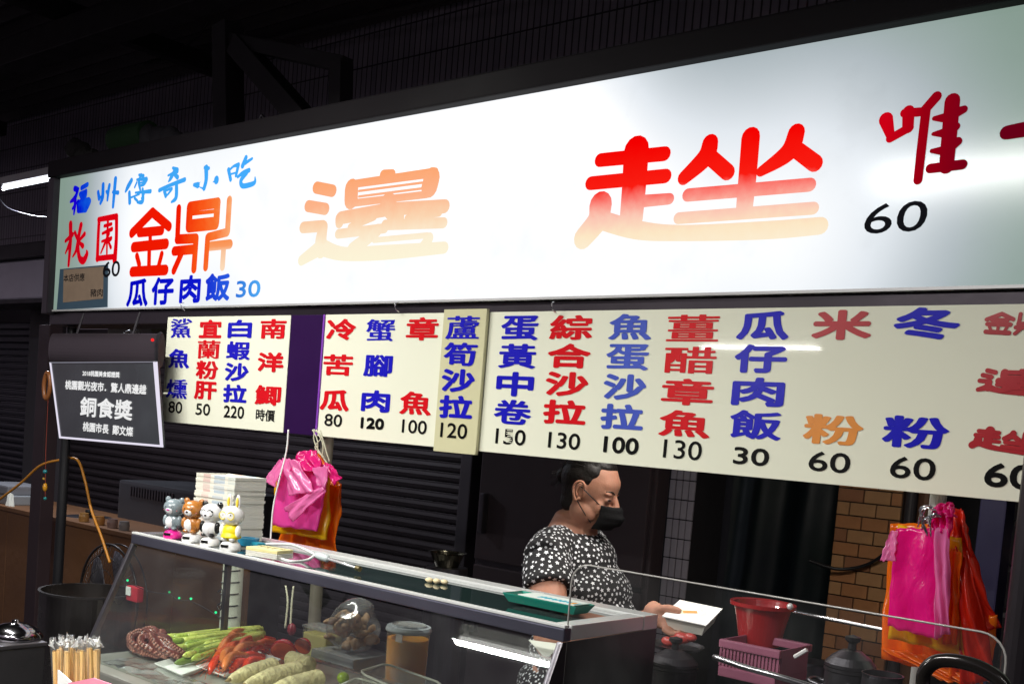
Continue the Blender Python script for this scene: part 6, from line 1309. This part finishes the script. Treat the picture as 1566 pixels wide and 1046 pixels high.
rg = B(); ctr = at(72, 590, 2.45); tube(rg, [ctr+Vector((.028*math.cos(a_), 0, .060*math.sin(a_))) for a_ in [i*math.pi/12 for i in range(25)]], .010, 8, False)
tag(obj('amulet_ring', rg, mat('brown_wood_ring', (.28, .10, .03), .35), smooth=True), 'oval brown wooden ring hanging left of the award plaque', 'ornament')
# machine behind the lunch boxes
mx0, mx1 = at(195, 740, 3.6).x, at(292, 740, 3.6).x; mch = thing('kitchen_machine', 'dark kitchen machine with vent slots behind the lunch box stack', 'machine', ((mx0+mx1)/2, 3.8, 0))
zt4 = at(240, 742, 3.6).z
obj('cabinet', box(B(), mx0-.1, mx1+.25, 3.6, 4.1, 0, zt4, .02), mat('machine_grey', (.045, .045, .052), .45), mch)
o = None
for i in range(16):
    x = mx0+.05+i*.030
    if o is None: o = obj('vent_slat', box(B(), -.007, .007, -.006, 0, -.03, .03, .001), M_steeld, mch, world=False); s0 = o
    else: s0 = o.copy(); COL.objects.link(s0); s0.parent = mch
    s0.location = (x-mch.location.x, 3.598-3.8, zt4-.06)
tag(obj('small_bowl', lathe(B(), (at(685, 838, 3.4).x, 3.4, at(685, 845, 3.4).z-.06), [(0, 0), (.05, 0), (.075, .06), (.085, .062), (.07, .055), (.045, .006), (0, .006)], 32), mat('bowl_steel', (.3, .28, .2), .2, 1), smooth=False), 'small steel bowl on a dark stand left of the refrigerator', 'bowl')
c = at(685, 850, 3.4); tag(obj('bowl_stand', lathe(B(), (c.x, 3.4, 0), [(0, 0), (.09, 0), (.09, at(685, 845, 3.4).z-.061), (0, at(685, 845, 3.4).z-.061)], 28), M_steeld, smooth=False), 'dark cylindrical drum carrying the small steel bowl', 'drum')
# clutter on top of the sign
c = at(200, 212, 2.75); rollm = Matrix.Rotation(math.radians(90), 4, 'Y')
gr = thing('rolled_awning', 'dark green rolled awning cloth lying above the left end of the sign', 'awning', c)
bm = lathe(B(), (0, 0, 0), [(0, -.12), (.062, -.12), (.065, 0), (.062, .16), (0, .16)], 24, rollm); bmesh.ops.translate(bm, verts=bm.verts, vec=c); obj('roll', bm, mat('green_cloth', (.012, .045, .012), .8), gr)
bm = B(); 
for i in range(5): q = c+Vector((.16+.05*i, .02*i, -.02-.005*i)); ball(bm, q, (.055, .05, .07-.006*i), 14)
for v in bm.verts: v.co += .02*noise.noise_vector(v.co*12)
obj('loose_cloth', bm, mat('grey_cloth', (.03, .028, .035), .8), gr, smooth=True)
c = at(130, 238, 2.75); bm = B()
for i in range(9): ball(bm, c+Vector((random.uniform(-.1, .12), random.uniform(-.05, .05), random.uniform(-.04, .04))), random.uniform(.03, .05), 8)
for v in bm.verts: v.co += .02*noise.noise_vector(v.co*18)
tag(obj('cloth_bundle', bm, mat('dark_bundle', (.02, .018, .018), .9)), 'dark bundle of cloth above the left corner of the sign', 'cloth')
c = at(400, 190, 2.7); tag(obj('wire_triangle', tube(B(), [at(388, 199, 2.7), at(401, 176, 2.7), at(413, 198, 2.7), at(388, 199, 2.7)], .006, 6), M_steeld), 'small steel wire triangle standing on top of the sign', 'bracket')
# far side of the lane: dark so that glossy things have something to mirror
structure('lane_wall', box(B(), -14, 14, -6.2, -6, 0, 4.5), mat('lane_wall_paint', (.10, .09, .10), .8, 0, .3, 1.5))
